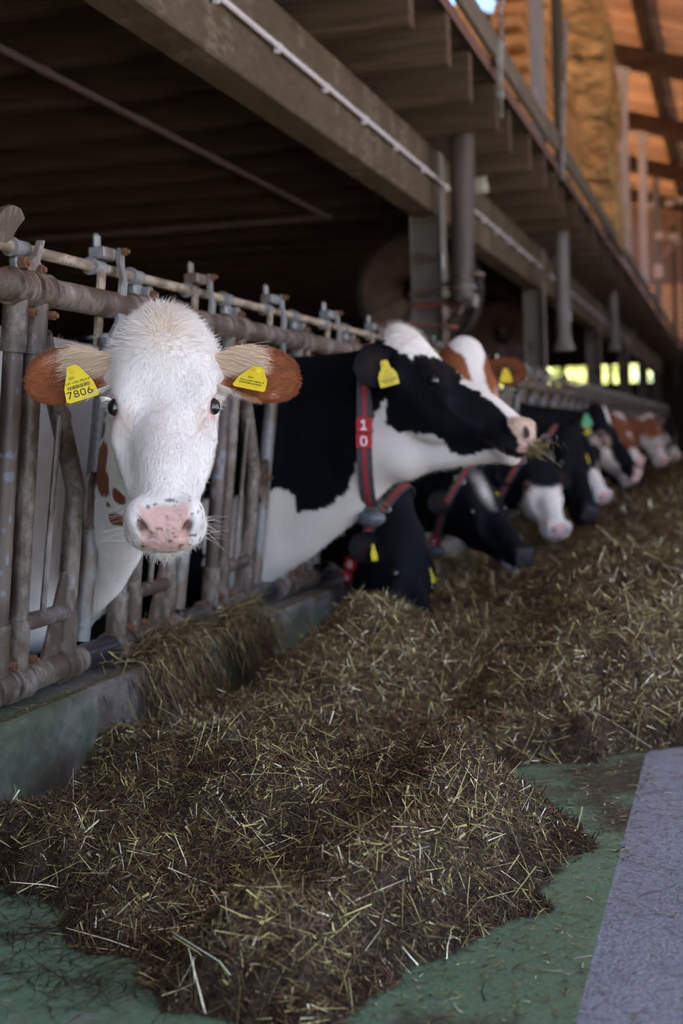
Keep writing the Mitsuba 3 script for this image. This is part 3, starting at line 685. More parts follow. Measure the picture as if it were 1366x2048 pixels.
# ------------------------------------------------------------------ cattle
HU = [-.045, -.03, 0, .06, .12, .2, .28, .36, .44, .50, .55, .585, .600, .607]
HT = PchipInterpolator(HU, [-.055, -.012, .022, .032, .016, .000, -.004, -.008, -.008, -.002, -.002, -.016, -.034, -.055])
HB = PchipInterpolator(HU, [-.075, -.11, -.16, -.20, -.222, -.246, -.246, -.222, -.190, -.164, -.146, -.126, -.110, -.090])
HW = PchipInterpolator(HU, [.02, .068, .104, .122, .128, .128, .119, .103, .084, .076, .082, .075, .056, .03])
UC = np.linspace(-.045, .607, 200).astype(np.float32)
TT, TB, TW = (f(UC).astype(np.float32) for f in (HT, HB, HW))
def head_sdf(q):
    u, v, w = q[:, 0], q[:, 1], q[:, 2]; aw = np.abs(w)
    uc = np.clip(u, -.045, .607)
    top, bot, W = np.interp(uc, UC, TT), np.interp(uc, UC, TB), np.interp(uc, UC, TW)
    vc, Hh = (top + bot) / 2, (top - bot) / 2
    tv = (v - vc) / Hh
    low = np.clip((-tv + .05) / 1.05, 0, 1.2)
    taper = np.interp(uc, [0, .2, .4, .5, .6], [.45, .42, .40, .22, .12])
    Wl = W * (1 - taper * low ** 1.6) * (1 - np.interp(uc, [.1, .3, .45, .55], [.06, .20, .20, .05]) * np.clip(tv, 0, 1) ** 2)
    n = 2.5
    rho = ((aw / Wl) ** n + np.abs(tv) ** n) ** (1 / n)
    d = (rho - 1) * np.minimum(Wl, Hh) * .92
    du = np.abs(u - uc)
    d = np.where(du > 0, np.sqrt(np.maximum(d, 0) ** 2 + du ** 2) + np.minimum(d, 0) * 0, d)
    s = np.stack([u, v, aw], 1)
    d = smin(d, ell(s, (.0, .005, 0), (.055, .045, .075)), .04)          # poll
    d = smin(d, rcone(s, (.095, -.085, .060), .044, (.098, -.098, .135), .024), .035)   # ear root
    d = smin(d, ell(s, (.196, -.030, .092), (.055, .024, .028)), .045)    # brow
    d = smin(d, ell(s, (.275, -.068, .096), (.05, .026, .026)), .025)      # cheek bone
    d = smin(d, ell(s, (.385, -.030, 0), (.125, .040, .050)), .03)         # nasal bone
    d = smin(d, ell(s, (.27, -.15, .072), (.10, .085, .034)), .04)        # jaw muscle
    d = smin(d, rcone(s, (.30, -.075, .098), .018, (.42, -.085, .075), .014), .03)   # facial crest
    d = smax(d, -ell(s, (.390, -.052, .106), (.075, .028, .026)), .03)     # hollow beside the nose
    d = smin(d, ell(s, (.545, -.035, .056), (.040, .038, .034)), .02)    # nostril wings
    d = smin(d, ell(s, (.528, -.100, .060), (.055, .036, .036)), .025)     # lips
    d = smin(d, ell(s, (.552, -.136, 0), (.045, .03, .05)), .03)          # chin
    d = smax(d, -ell(s, (.228, -.034, .136), (.025, .020, .022)), .012)   # eye socket
    d = smax(d, -rcone(s, (.572, -.008, .062), .006, (.592, -.046, .040), .012), .008)  # nostril
    mouth = v + .108 + .05 * (.607 - u)
    d = d + .008 * np.exp(-(mouth / .0055) ** 2) * np.clip((u - .44) / .04, 0, 1)
    d = d + .004 * np.exp(-(w / .006) ** 2) * np.clip((u - .56) / .02, 0, 1) * (v > -.09)
    return d

def bez(a, b, c, n=5):
    t = np.linspace(0, 1, n)[:, None]; a, b, c = map(np.asarray, (a, b, c))
    return (1 - t) ** 2 * a + 2 * t * (1 - t) * b + t * t * c
def through(a, m, c): return 2 * np.asarray(m) - .5 * np.asarray(a) - .5 * np.asarray(c)

class Cow: pass
def make_cow(name, P, Mz, vhint, ys, paint, label, h=.016, fine=None, zs=(1.13, .90, .64), xs=(-1.62, -1.66, -1.70), lower=1.0, thr=(.16, -.235), skip_legs=False, brisk=.62, extra=(), fat=1.0):
    c = Cow(); c.P = np.asarray(P, float); Mz = np.asarray(Mz, float)
    c.sc = np.linalg.norm(Mz - c.P) / .600; c.u = nrm(Mz - c.P)
    v = np.asarray(vhint, float); c.v = nrm(v - c.u * (v @ c.u)); c.w = np.cross(c.u, c.v)
    R3 = np.stack([c.u, c.v, c.w], 1).astype(np.float32); P32 = c.P.astype(np.float32)
    c.toq = lambda p: ((p - P32) @ R3) / c.sc
    c.top = lambda q: c.P + (np.asarray(q) * c.sc) @ np.stack([c.u, c.v, c.w])
    Wd = np.array([-2.25, ys, 1.17 * lower + .0]); Br = np.array([-1.98, ys, brisk])
    nape = c.top((.055, -.075, 0)); mid0 = c.top((.10, -.14, 0)); thro = c.top((thr[0], thr[1] + .05, 0))
    lines = []
    for a, r0, m, r1, e, r2 in ((nape, .078 * fat, (xs[0], ys, zs[0]), .085 * fat, Wd, .15), (mid0, .095 * fat, (xs[1], ys, zs[1]), .115 * fat, (-2.2, ys, .93), .24), (thro, .062 * fat, (xs[2], ys, zs[2]), .088 * fat, Br, .17)):
        pts = bez(a, through(a, m, e), e, 6); rr = np.interp(np.linspace(0, 1, 6), [0, .5, 1], [r0, r1, r2])
        lines.append((pts, rr))
    for i in (0, 1):
        lines.append(((lines[i][0] + lines[i + 1][0]) / 2, (lines[i][1] + lines[i + 1][1]) / 2 * 1.02))
    c.lines = lines
    def f(p):
        p = p.astype(np.float32)
        d = head_sdf(c.toq(p)) * c.sc
        nk = None
        for pts, rr in lines:
            l = None
            for i in range(5):
                x = rcone(p, pts[i], rr[i], pts[i + 1], rr[i + 1]); l = x if l is None else np.minimum(l, x)
            nk = l if nk is None else smin(nk, l, .09)
        b = ell(p, (-2.38, ys, .93), (.42, .29, .40))
        b = smin(b, ell(p, (-3.05, ys, .86), (.90, .37, .42)), .12)
        b = smin(b, ell(p, (-3.85, ys, 1.0), (.38, .30, .33)), .12)
        b = smin(b, rcone(p, (-2.3, ys, 1.16), .13, (-3.9, ys, 1.18), .14), .12)
        b = smin(b, rcone(p, (-2.0, ys, brisk - .03), .13, (-2.4, ys, .55), .17), .10)
        if not skip_legs:
            for s in (-1, 1):
                yy = ys + s * .16
                b = smin(b, np.minimum(np.minimum(rcone(p, (-2.28, yy, .74), .13, (-2.24, yy, .40), .062), rcone(p, (-2.24, yy, .40), .06, (-2.25, yy, .13), .042)), rcone(p, (-2.25, yy, .12), .05, (-2.22, yy, .045), .062)), .05)
                b = smin(b, np.minimum(np.minimum(rcone(p, (-3.75, yy, .85), .18, (-3.62, yy, .62), .12), rcone(p, (-3.62, yy, .62), .10, (-3.95, yy, .40), .055)), np.minimum(rcone(p, (-3.95, yy, .40), .05, (-3.88, yy, .13), .042), rcone(p, (-3.88, yy, .12), .05, (-3.85, yy, .045), .06))), .05)
        for a, ra, e, rb in extra: nk = smin(nk, rcone(p, c.top(a), ra, c.top(e), rb), .06)
        return smin(smin(d, nk, .055), b, .10)
    lo = np.minimum(np.minimum(c.P, Mz) - .17, [-4.35, ys - .42, 0]); hi = np.maximum(np.maximum(c.P, Mz) + .17, [-1.6, ys + .42, 1.38])
    hb = h * 2.6
    def axis(a, b, f0, f1, hh):
        g = [np.arange(a, f0, hb)] if a < f0 else []
        g.append(np.arange(f0, f1, hh)); g.append(np.arange(f1, b + hb, hb)); return np.unique(np.concatenate(g))
    if fine is None: fine = ((-1.95, hi[0]), (lo[1], hi[1]), (.25, hi[2]))
    X = axis(lo[0], hi[0], fine[0][0], fine[0][1], h); Yg = axis(lo[1], hi[1], fine[1][0], fine[1][1], h); Z = axis(max(lo[2], 0.0), hi[2], fine[2][0], fine[2][1], h)
    Z = np.r_[-.03, Z]
    V, F = surface_nets(f, X, Yg, Z)
    c.V, c.F = V, F
    c.mesh = trimesh.Trimesh(V, F, process=False)
    c.N = np.array(c.mesh.vertex_normals)
    c.col = paint(c, V, c.toq(V.astype(np.float32)).astype(float), c.N)
    c.key = root(name, label, 'cow', 'cows feeding along the barrier')
    put_col(c.key + '__body', (V, F, c.col), 'coat', smooth=True)
    for s in (-1, 1):
        put(c.key + '__eye', ball(c.top((.228, -.036, s * .1175)), np.array([.0215, .019, .0175]) * c.sc, np.stack([c.u, c.v, c.w])), 'eye', True)
    return c

def ball(o, r, axes=np.eye(3), n=2):
    m = trimesh.creation.icosphere(subdivisions=n); V = (np.array(m.vertices) * r) @ axes + o
    return trimesh.Trimesh(V, m.faces, process=False)

def ear_grid(B, e, n, L, W, droop=.0, ns=22, nt=15, curl0=1.45, curl1=.55):
    e = nrm(e); n = nrm(np.asarray(n) - e * (np.asarray(n) @ e)); b = np.cross(n, e)
    s = np.linspace(0, 1, ns)[:, None]; t = np.linspace(-1, 1, nt)[None, :]
    hw = W / 2 * (.40 + .60 * np.sin(np.clip(s / .58, 0, 1) * np.pi / 2)) * np.sqrt(np.clip(1 - (np.clip(s - .58, 0, 1) / .42) ** 2.3, 1e-4, 1))
    cu = curl0 + (curl1 - curl0) * np.clip(s * 1.6, 0, 1)
    x = hw * np.sin(t * cu) / np.sin(np.minimum(cu, np.pi / 2)); dn = hw * (1 - np.cos(t * cu)) / np.sin(np.minimum(cu, np.pi / 2)) * .9
    up = np.array([0, 0, 1.])
    pos = np.asarray(B) + e * (L * s)[..., None] + b * x[..., None] + n * dn[..., None] - up * (droop * s ** 2)[..., None]
    return pos, e, n, b, s + 0 * t, t + 0 * s, hw
def make_ear(c, B, e, n, L, W, colf, hair=None, bs='coat', droop=0.0, **kw):
    pos, e, n, b, S, Tt, hw = ear_grid(B, e, n, L, W, droop, **kw)
    ns, nt = S.shape; th = .011 * (1 - .6 * S[..., None]) * (L / .19)
    inner = pos.reshape(-1, 3); outer = (pos - n * th).reshape(-1, 3)
    idx = np.arange(ns * nt).reshape(ns, nt); q = np.stack([idx[:-1, :-1], idx[1:, :-1], idx[1:, 1:], idx[:-1, 1:]], -1).reshape(-1, 4)
    f1 = np.vstack([q[:, [0, 1, 2]], q[:, [0, 2, 3]]]); f2 = f1[:, ::-1] + ns * nt
    rim = np.r_[idx[:, 0], idx[-1, 1:], idx[::-1, -1][1:], idx[0, ::-1][1:-1]]; r2 = np.roll(rim, -1)
    f3 = np.vstack([np.stack([rim, r2, r2 + ns * nt], 1), np.stack([rim, r2 + ns * nt, rim + ns * nt], 1)])
    V = np.vstack([inner, outer]); F = np.vstack([f1, f2, f3])
    C = np.vstack([colf(S.ravel(), Tt.ravel(), True, inner), colf(S.ravel(), Tt.ravel(), False, outer)])
    k = put_col(c.key + '__ear', (V, F, C), bs, smooth=True)
    if hair: put_col(k + '__hair', hair(pos, e, n, b, S, Tt, hw), 'hair', kind='stuff')
    return k, (pos, e, n, b)

def tag_shape(kind):
    if kind == 'big': return Polygon([(-.011, .012), (.006, .014), (.013, .006), (.030, -.034), (.034, -.066), (.031, -.070), (-.030, -.070), (-.034, -.066), (-.030, -.036), (-.016, -.004)]).buffer(.002)
    return Polygon([(-.008, .010), (.008, .010), (.011, -.012), (.020, -.022), (.026, -.036), (.026, -.062), (-.026, -.062), (-.026, -.036), (-.020, -.022), (-.011, -.012)]).buffer(.003)
def ear_tag(c, o, down, out, kind='small', mt='tag_yellow', text=None, s=1.0):
    """plate hanging at o: down = its long direction, out = its face"""
    out = nrm(out); down = nrm(np.asarray(down) - out * (np.asarray(down) @ out)); ey_ = -down; ex_ = np.cross(ey_, out)
    k = put(c.key + '__ear_tag', extr(affinity.scale(tag_shape(kind), s, s, origin=(0, 0)), .0022, o, ex_, ey_), mt, False)
    put(k + '__stud', cat([tube([o + out * .001, o + out * .0045], .0075 * s, 14), tube([o + out * .004, o + out * .007], .0035 * s, 10)]), mt)
    M = np.eye(4); M[:3, 0], M[:3, 1], M[:3, 2] = ex_, ey_, out
    for tx, x, y, hgt in text or ():
        if tx == '||':
            g = np.random.default_rng(3); xs_, q = [], -.024
            while q < .024: wv = g.choice([.0006, .0011, .0016]); xs_.append(box((q, y, .0), (wv, hgt, .0006))); q += wv + g.choice([.0007, .0012])
            m = cat(xs_)
        else:
            m = meshkit.text_mesh(tx, hgt, .0006); m.apply_translation((x - m.bounds[:, 0].mean(), y, 0))
        m.apply_scale(s); m.apply_transform(M); m.apply_translation(np.asarray(o) + out * .0013)
        put(k + '__print', m, 'print_black', False)
    return k

def collar(c, o, nv, hang=.05, width=.042, plates=(), side=(0, -1, 0), zpl=None, weight=True, rad=.42):
    """strap round the neck in the plane through o with normal nv"""
    o = np.asarray(o, float); nv = nrm(nv)
    sec = c.mesh.section(plane_origin=o, plane_normal=nv)
    pts = np.asarray(sec.vertices); pts = pts[np.linalg.norm(pts - o, axis=1) < rad]
    b = nrm(np.array([0, 0, 1.]) - nv * nv[2]); a = np.cross(b, nv)
    p2 = np.stack([(pts - o) @ a, (pts - o) @ b], 1)
    hull = Polygon(p2).convex_hull if len(p2) > 3 else None
    from shapely.geometry import MultiPoint
    hull = MultiPoint(p2).convex_hull
    cx = hull.centroid.x; ymin = hull.bounds[1]
    hull = MultiPoint(list(hull.exterior.coords) + [(cx, ymin - hang)]).convex_hull.buffer(.006).simplify(.001)
    ring = hull.exterior; n = 100
    C2 = np.array([ring.interpolate(i / n, normalized=True).coords[0] for i in range(n)])
    tg = np.roll(C2, -1, 0) - np.roll(C2, 1, 0); tg /= np.linalg.norm(tg, axis=1)[:, None]
    area = np.sum(C2[:, 0] * np.roll(C2[:, 1], -1) - C2[:, 1] * np.roll(C2[:, 0], -1))
    on = np.stack([tg[:, 1], -tg[:, 0]], 1) * (1 if area > 0 else -1)
    C3 = o + C2[:, :1] * a + C2[:, 1:] * b; O3 = on[:, :1] * a + on[:, 1:] * b; T3 = tg[:, :1] * a + tg[:, 1:] * b
    def ribbon(w, t0, t1, sel=None):
        V = np.stack([C3 + O3 * t0 - nv * w / 2, C3 + O3 * t0 + nv * w / 2, C3 + O3 * t1 + nv * w / 2, C3 + O3 * t1 - nv * w / 2], 1).reshape(-1, 3)
        i = np.arange(n); j = (i + 1) % n; F = []
        for q in range(4): r = (q + 1) % 4; F += [np.stack([i * 4 + q, j * 4 + q, j * 4 + r], 1), np.stack([i * 4 + q, j * 4 + r, i * 4 + r], 1)]
        return trimesh.Trimesh(V, np.vstack(F), process=False)
    k = put(c.key + '__collar', ribbon(width, 0, .004), 'collar_grey', False)
    put(k + '__stripe', ribbon(width * .3, .003, .006), 'collar_red', False)
    side = np.asarray(side, float)
    for tx, zz in plates:
        cand = np.where((O3 @ side) > .3)[0]; i = cand[np.argmin(np.abs(C3[cand, 2] - zz))]
        ez_ = O3[i]; ey_ = T3[i] * np.sign(T3[i][2] + 1e-9); ex_ = np.cross(ey_, ez_)
        M = np.eye(4); M[:3, 0], M[:3, 1], M[:3, 2], M[:3, 3] = ex_, ey_, ez_, C3[i] + ez_ * .010
        m = trimesh.creation.extrude_polygon(rbox2(.054, .052, .005), .010, engine='earcut'); m.apply_translation((0, 0, -.005)); m.apply_transform(M)
        put(k + '__number_plate', m, 'plate_red', False)
        if tx:
            t = meshkit.text_mesh(tx, .034, .0012, bold=True); t.apply_translation((-t.bounds[:, 0].mean(), -.017, .005)); t.apply_transform(M)
            put(k + '__digit', t, 'white_print', False)
    if weight:
        i = int(np.argmin(C2[:, 1])); lo = C3[i]
        put(k + '__clasp', box(lo + np.array([0, 0, -.012]), (.052, .02, .03), .005), 'collar_grey', False)
        put(k + '__weight', ball(lo + np.array([0, 0, -.045]), np.array([.052, .034, .032])), 'weight', True)
    cand = np.where((O3 @ side) > .3)[0]; i = cand[np.argmax(C3[cand, 2] - 2 * (C3[cand, 2] > C3[cand, 2].max() - .08))]
    q = np.linspace(0, 2 * math.pi, 17)
    put(k + '__buckle', tube([C3[i] + O3[i] * .008 + nv * .030 * math.cos(t) + T3[i] * .014 * math.sin(t) for t in q], .004, 8, cap=False), 'silver')
    return k

# coat colours
WHITE, CREAM, BROWN, BLACK, PINK = (np.array(x) for x in ((.76, .72, .68), (.66, .54, .42), (.21, .075, .035), (.0045, .0050, .0065), (.64, .41, .37)))
def lerp(a, b, t): return a + (np.asarray(b) - a) * np.asarray(t)[:, None]
def sst(a, b, x): t = np.clip((x - a) / (b - a), 0, 1); return t * t * (3 - 2 * t)
def rag(V, s=28, k=0): return (meshkit.fbm(V * s + k, 3, 5 + k) - .5)
def face_details(c, col, V, q, N, dark=False, pad=PINK):
    aw = np.abs(q[:, 2])
    e = np.sqrt(((q[:, 0] - .228) / 1.15) ** 2 + (q[:, 1] + .043) ** 2 + (aw - .120) ** 2)
    if not dark:
        col = lerp(col, (.52, .30, .27), sst(.040, .022, e) * .85)
        col = lerp(col, (.60, .45, .35), sst(.045, .0, np.hypot((q[:, 0] - .278) * .8, (aw - .092) * 1.3)) * .55)
        col = lerp(col, (.42, .29, .22), sst(.006, .0, np.abs((aw - .098) + .55 * (q[:, 0] - .275) + .15 * rag(V, 12) * .1)) * sst(.255, .27, q[:, 0]) * sst(.325, .30, q[:, 0]) * .6)
    nose = sst(.534, .556, q[:, 0] + .35 * (q[:, 1] + .02) * (q[:, 1] < -.02) + .03 * rag(V, 60)) * sst(.066, .048, aw + .0 * q[:, 1]) * sst(-.098, -.085, q[:, 1])
    col = lerp(col, pad, nose)
    nos = np.sqrt((q[:, 0] - .577) ** 2 + (q[:, 1] + .030) ** 2 + (aw - .050) ** 2)
    col = lerp(col, (.13, .06, .055), sst(.022, .009, nos) * .85)
    mouth = np.abs(q[:, 1] + .108 + .05 * (.607 - q[:, 0]))
    col = lerp(col, (.30, .16, .13) if not dark else (.04, .03, .03), sst(.008, .003, mouth) * sst(.46, .50, q[:, 0]) * .8)
    return col

# ---- the white cow at the front
def blob(V, o, r, k=0, s=26, amp=.35):
    d = np.linalg.norm((V - np.asarray(o)) / np.asarray(r), axis=1) + amp * 2 * rag(V, s, k)
    return sst(1.08, .92, d)
C1_SPOTS = [((-1.575, 3.39, .865), (.10, .12, .060)), ((-1.54, 3.32, .82), (.07, .08, .038)), ((-1.605, 3.469, .956), (.04, .05, .024)), ((-1.47, 3.25, .787), (.030, .045, .022)),
            ((-1.511, 3.325, .727), (.04, .05, .02)), ((-1.52, 3.33, .765), (.02, .03, .012)), ((-1.777, 3.594, .992), (.035, .04, .03)), ((-1.744, 3.562, .92), (.02, .03, .016)), ((-1.60, 3.44, 1.0), (.02, .04, .02))]
def paint1(c, V, q, N):
    col = np.tile(WHITE, (len(V), 1)) * (1 + .16 * rag(V, 9) + .16 * rag(V, 30, 2))[:, None]
    fh = np.exp(-((q[:, 0] - .045) / .065) ** 2 - ((q[:, 2] - .0) / .05) ** 2) * (q[:, 1] > -.10)
    col = lerp(col, CREAM, np.clip(fh * (1.05 + 1.6 * rag(V, 22, 2)), 0, .9))
    br = np.exp(-((q[:, 0] - .33) / .09) ** 2 - (q[:, 2] / .035) ** 2) * (q[:, 1] > -.05)
    col = lerp(col, (.62, .53, .45), np.clip(br * (.45 + 1.5 * rag(V, 30, 4)), 0, .6))
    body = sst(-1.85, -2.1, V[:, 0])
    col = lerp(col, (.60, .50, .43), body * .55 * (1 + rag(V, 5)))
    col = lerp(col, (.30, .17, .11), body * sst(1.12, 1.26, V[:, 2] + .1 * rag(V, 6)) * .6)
    for o, r in C1_SPOTS: col = lerp(col, BROWN, blob(V, o, r, 3))
    col = face_details(c, col, V, q, N)
    fl = sst(.77, .82, meshkit.noise(V * 110, 3)) * sst(.50, .53, q[:, 0]) * (np.abs(q[:, 2]) < .09)
    return lerp(col, (.10, .065, .045), fl * .8)
P1, M1 = np.array([-1.199, 2.927, 1.172]), np.array([-1.088, 2.620, .752])
C1 = make_cow('white_cow', P1, M1, (.34, -.86, .0), 3.66, paint1, 'white cow with brown ears looking straight out through the feed barrier', h=.0062, fine=((-1.95, -1.0), (2.42, 3.95), (.32, 1.37)), zs=(1.10, .86, .56), xs=(-1.63, -1.67, -1.72), brisk=.50, fat=.86, thr=(.09, -.20))
def sample(c, n, sel, seed):
    A = c.mesh.area_faces * sel(c.V[c.F].mean(1)); g = np.random.default_rng(seed)
    fi = g.choice(len(A), n, p=A / A.sum()); r = g.random((n, 2)); r[r.sum(1) > 1] = 1 - r[r.sum(1) > 1]
    tri = c.F[fi]; w = np.stack([1 - r.sum(1), r[:, 0], r[:, 1]], 1)[..., None]
    return (c.V[tri] * w).sum(1), nrm_rows((c.N[tri] * w).sum(1)), (c.col[tri] * w).sum(1), g
def coat_hair(c, n, sel, L, seed, lift=.35, jit=.25, wd=.0011, length=None, flow=None, bright=(.82, 1.1)):
    P, N, col, g = sample(c, n, sel, seed)
    q = c.toq(P.astype(np.float32)).astype(float)
    fl = np.tile(c.u, (n, 1)) if flow is None else flow(P, q, N)
    D = fl - N * (fl * N).sum(1, keepdims=True); D = nrm_rows(D + g.normal(size=(n, 3)) * jit)
    D = nrm_rows(D + N * lift * g.uniform(.5, 1.4, (n, 1)))
    Ls = L * g.uniform(.6, 1.3, n) if length is None else length(q, P, g)
    cc = col * g.uniform(*bright, (n, 1))
    return strands(P - N * .0008, D, Ls, np.full(n, wd), N, -N * g.uniform(.1, .35, (n, 1)) * lift, cc, np.clip(cc * 1.06, 0, .9))
vis1 = lambda X: (X[:, 0] > -1.9) & (X[:, 2] > .35)
def headsel(c, lo, hi): 
    def s(X):
        q = c.toq(X.astype(np.float32)); e = np.sqrt((q[:, 0] - .228) ** 2 + (q[:, 1] + .043) ** 2 + (np.abs(q[:, 2]) - .128) ** 2)
        pad = (q[:, 0] > .505) & (np.abs(q[:, 2]) < .078) & (q[:, 1] > -.1)
        return ((q[:, 0] > lo) & (q[:, 0] < hi) & (q[:, 1] > -.27) & (np.abs(q[:, 2]) < .2) & (e > .024) & ~pad).astype(float)
    return s
def flow_head(P, q, N):
    up = np.clip((.15 - q[:, 0]) / .12, 0, 1)[:, None]
    return C1.u * (1 - 1.5 * up) + C1.w * np.sign(q[:, 2:3]) * (.25 + 1.1 * up) * np.clip(np.abs(q[:, 2:3]) / .06, 0, 1)
put_col(C1.key + '__coat_hair', join([
    coat_hair(C1, 62000, headsel(C1, -.06, .62), .011, 1, lift=.22, flow=flow_head, length=lambda q, P, g: (.0095 + .012 * sst(.15, .01, q[:, 0])) * g.uniform(.6, 1.35, len(P))),
    coat_hair(C1, 3000, headsel(C1, -.06, .08), .024, 2, lift=.34, flow=flow_head, jit=.4, wd=.0012),
    coat_hair(C1, 1500, lambda X: headsel(C1, -.03, .09)(X) * (np.abs(C1.toq(X.astype(np.float32))[:, 2]) > .05), .022, 3, lift=.35, flow=flow_head, jit=.35, wd=.0012),
    coat_hair(C1, 16000, lambda X: vis1(X) * (C1.toq(X.astype(np.float32))[:, 1] < -.2), .012, 4, lift=.2, flow=lambda P, q, N: np.tile([-.2, .2, -1.], (len(P), 1))),
    coat_hair(C1, 400, lambda X: headsel(C1, .5, .62)(X) * (C1.toq(X.astype(np.float32))[:, 1] < -.11), .022, 5, lift=.7)]), 'hair', kind='stuff')
def lashes(c, s, col, L=.028):
    g = np.random.default_rng(5); n = 46; a = g.uniform(-1.2, 1.2, n)
    P = np.array([c.top((.228 - .022 * math.cos(t) , -.036 + .021 * math.sin(t) * .9, s * .125)) for t in a])
    D = nrm_rows(c.w * s * 1.0 + c.u * g.uniform(-.35, .35, (n, 1)) + c.v * .45)
    return strands(P, D, g.uniform(.5, 1, n) * L, np.full(n, .0012), np.tile(c.v, (n, 1)), np.tile(c.u * .25, (n, 1)), np.tile(col, (n, 1)))
put_col(C1.key + '__eyelashes', join([lashes(C1, s, np.array([.8, .77, .74])) for s in (-1, 1)]), 'hair', kind='stuff')
def whisk():
    g = np.random.default_rng(8); n = 50; s = g.choice([-1, 1], n)
    P = np.array([C1.top((g.uniform(.50, .59), g.uniform(-.12, -.05), k * .09)) for k in s])
    D = nrm_rows(C1.w * s[:, None] + C1.u * g.uniform(-.3, .8, (n, 1)) + C1.v * g.uniform(-.3, .5, (n, 1)))
    return strands(P, D, g.uniform(.02, .06, n), np.full(n, .0006), np.tile(C1.v, (n, 1)), np.tile(C1.u * .2, (n, 1)), np.tile([.6, .56, .5], (n, 1)))
put_col(C1.key + '__whiskers', whisk(), 'hair', kind='stuff')
def crumbs():
    g = np.random.default_rng(12); n = 90
    P, N, _, _ = sample(C1, n, lambda X: headsel(C1, .44, .62)(X) + ((C1.toq(X.astype(np.float32))[:, 0] > .47) & (C1.toq(X.astype(np.float32))[:, 1] > -.14)) * 1.6, 9)
    D = nrm_rows(np.cross(N, g.normal(size=(n, 3))) + N * .1)
    return strands(P + N * .002, D, g.uniform(.002, .010, n), g.uniform(.0005, .0012, n), N, N * .1, g.uniform(.5, 1.4, (n, 1)) * np.array([.09, .06, .035]))
put_col(C1.key + '__feed_crumbs', crumbs(), 'hay', kind='stuff')
def ear1(s, e, n, L, W):
    def colf(S, Tt, inner, p):
        n1 = rag(p, 40, 6); up = Tt * s_up[s]
        if not inner: return lerp(lerp(np.tile([.62, .48, .36], (len(S), 1)), (.19, .065, .03), sst(.35, .7, S)), (.7, .64, .58), sst(.3, .1, S))
        col = np.tile([.215, .072, .032], (len(S), 1)) * (1 + 1.2 * n1)[:, None]
        col = lerp(col, (.07, .03, .022), sst(.5, .1, np.hypot((S - .5) / .5, Tt / .9)) * .7)
        col = lerp(col, (.48, .33, .26), sst(.1, .2, rag(p, 30, 9)) * sst(.3, .45, S) * sst(.85, .7, S) * .7)
        col = lerp(col, (.58, .43, .30), sst(.0, .5, up + .5 * n1) * sst(.72, .45, S))
        return lerp(col, (.66, .57, .49), sst(.22, .08, S + .1 * n1))
    def hair(pos, e, n, b, S, Tt, hw):
        g = np.random.default_rng(30 + s); out = []
        def at(si, ti): return np.stack([ndimage.map_coordinates(pos[..., k], [np.clip(si, 0, 1) * 21, (np.clip(ti, -1, 1) + 1) * 7], order=1) for k in range(3)], 1)
        m = 2600  # long cream hair sweeping over the upper half
        si, ti = g.uniform(0, .45, m), s_up[s] * g.uniform(.15, 1, m)
        P = at(si, ti) + g.normal(size=(m, 3)) * .003
        D = nrm_rows(e * 1.0 - s_up[s] * b * g.uniform(-.1, .5, (m, 1)) + n * g.uniform(.05, .45, (m, 1)) + g.normal(size=(m, 3)) * .1)
        c0 = g.uniform(.75, 1.15, (m, 1)) * np.array([.64, .49, .34]); out.append(strands(P, D, g.uniform(.02, .055, m), np.full(m, .0011), np.tile(n, (m, 1)), -n * .2 + e * .1 + 0 * D, c0, c0 * [1.08, 1.1, 1.15]))
        m = 4200  # rim
        si, ti = g.uniform(.25, 1, m), g.choice([-1, 1], m) * g.uniform(.92, 1, m)
        P = at(si, ti) + g.normal(size=(m, 3)) * .0015
        D = nrm_rows(e * (.35 + si[:, None]) + b * np.sign(ti)[:, None] * g.uniform(.4, 1.1, (m, 1)) + n * g.uniform(-.3, .3, (m, 1)))
        c0 = g.uniform(.7, 1.3, (m, 1)) * np.where((si[:, None] < .5) & (ti[:, None] * s_up[s] > 0), [[.60, .44, .30]], [[.185, .062, .03]]); out.append(strands(P, D, g.uniform(.004, .011, m), np.full(m, .0009), np.tile(n, (m, 1)), -e * .1 + 0 * D, c0))
        m = 2200  # inside
        si, ti = g.uniform(.2, .95, m), g.uniform(-.9, .9, m)
        P = at(si, ti)
        D = nrm_rows(e + n * g.uniform(.0, .4, (m, 1)) + b * g.normal(size=(m, 1)) * .35)
        c0 = g.uniform(.6, 1.3, (m, 1)) * np.array([.21, .072, .032]); out.append(strands(P, D, g.uniform(.006, .016, m), np.full(m, .001), np.tile(n, (m, 1)), -n * .2 + 0 * D, c0))
        m = 900   # lower fringe near the base
        si, ti = g.uniform(.0, .5, m), -s_up[s] * g.uniform(.8, 1, m)
        P = at(si, ti); D = nrm_rows(e * .8 - s_up[s] * b * .6 + n * .1 + g.normal(size=(m, 3)) * .15)
        c0 = g.uniform(.85, 1.1, (m, 1)) * np.where(si[:, None] < .3, [[.7, .64, .58]], [[.45, .25, .15]]); out.append(strands(P, D, g.uniform(.012, .03, m), np.full(m, .0011), np.tile(n, (m, 1)), 0 * D, c0))
        return join(out)
    return make_ear(C1, C1.top((.100, -.062, s * .105)), e, n, L, W, colf, hair)
s_up = {}
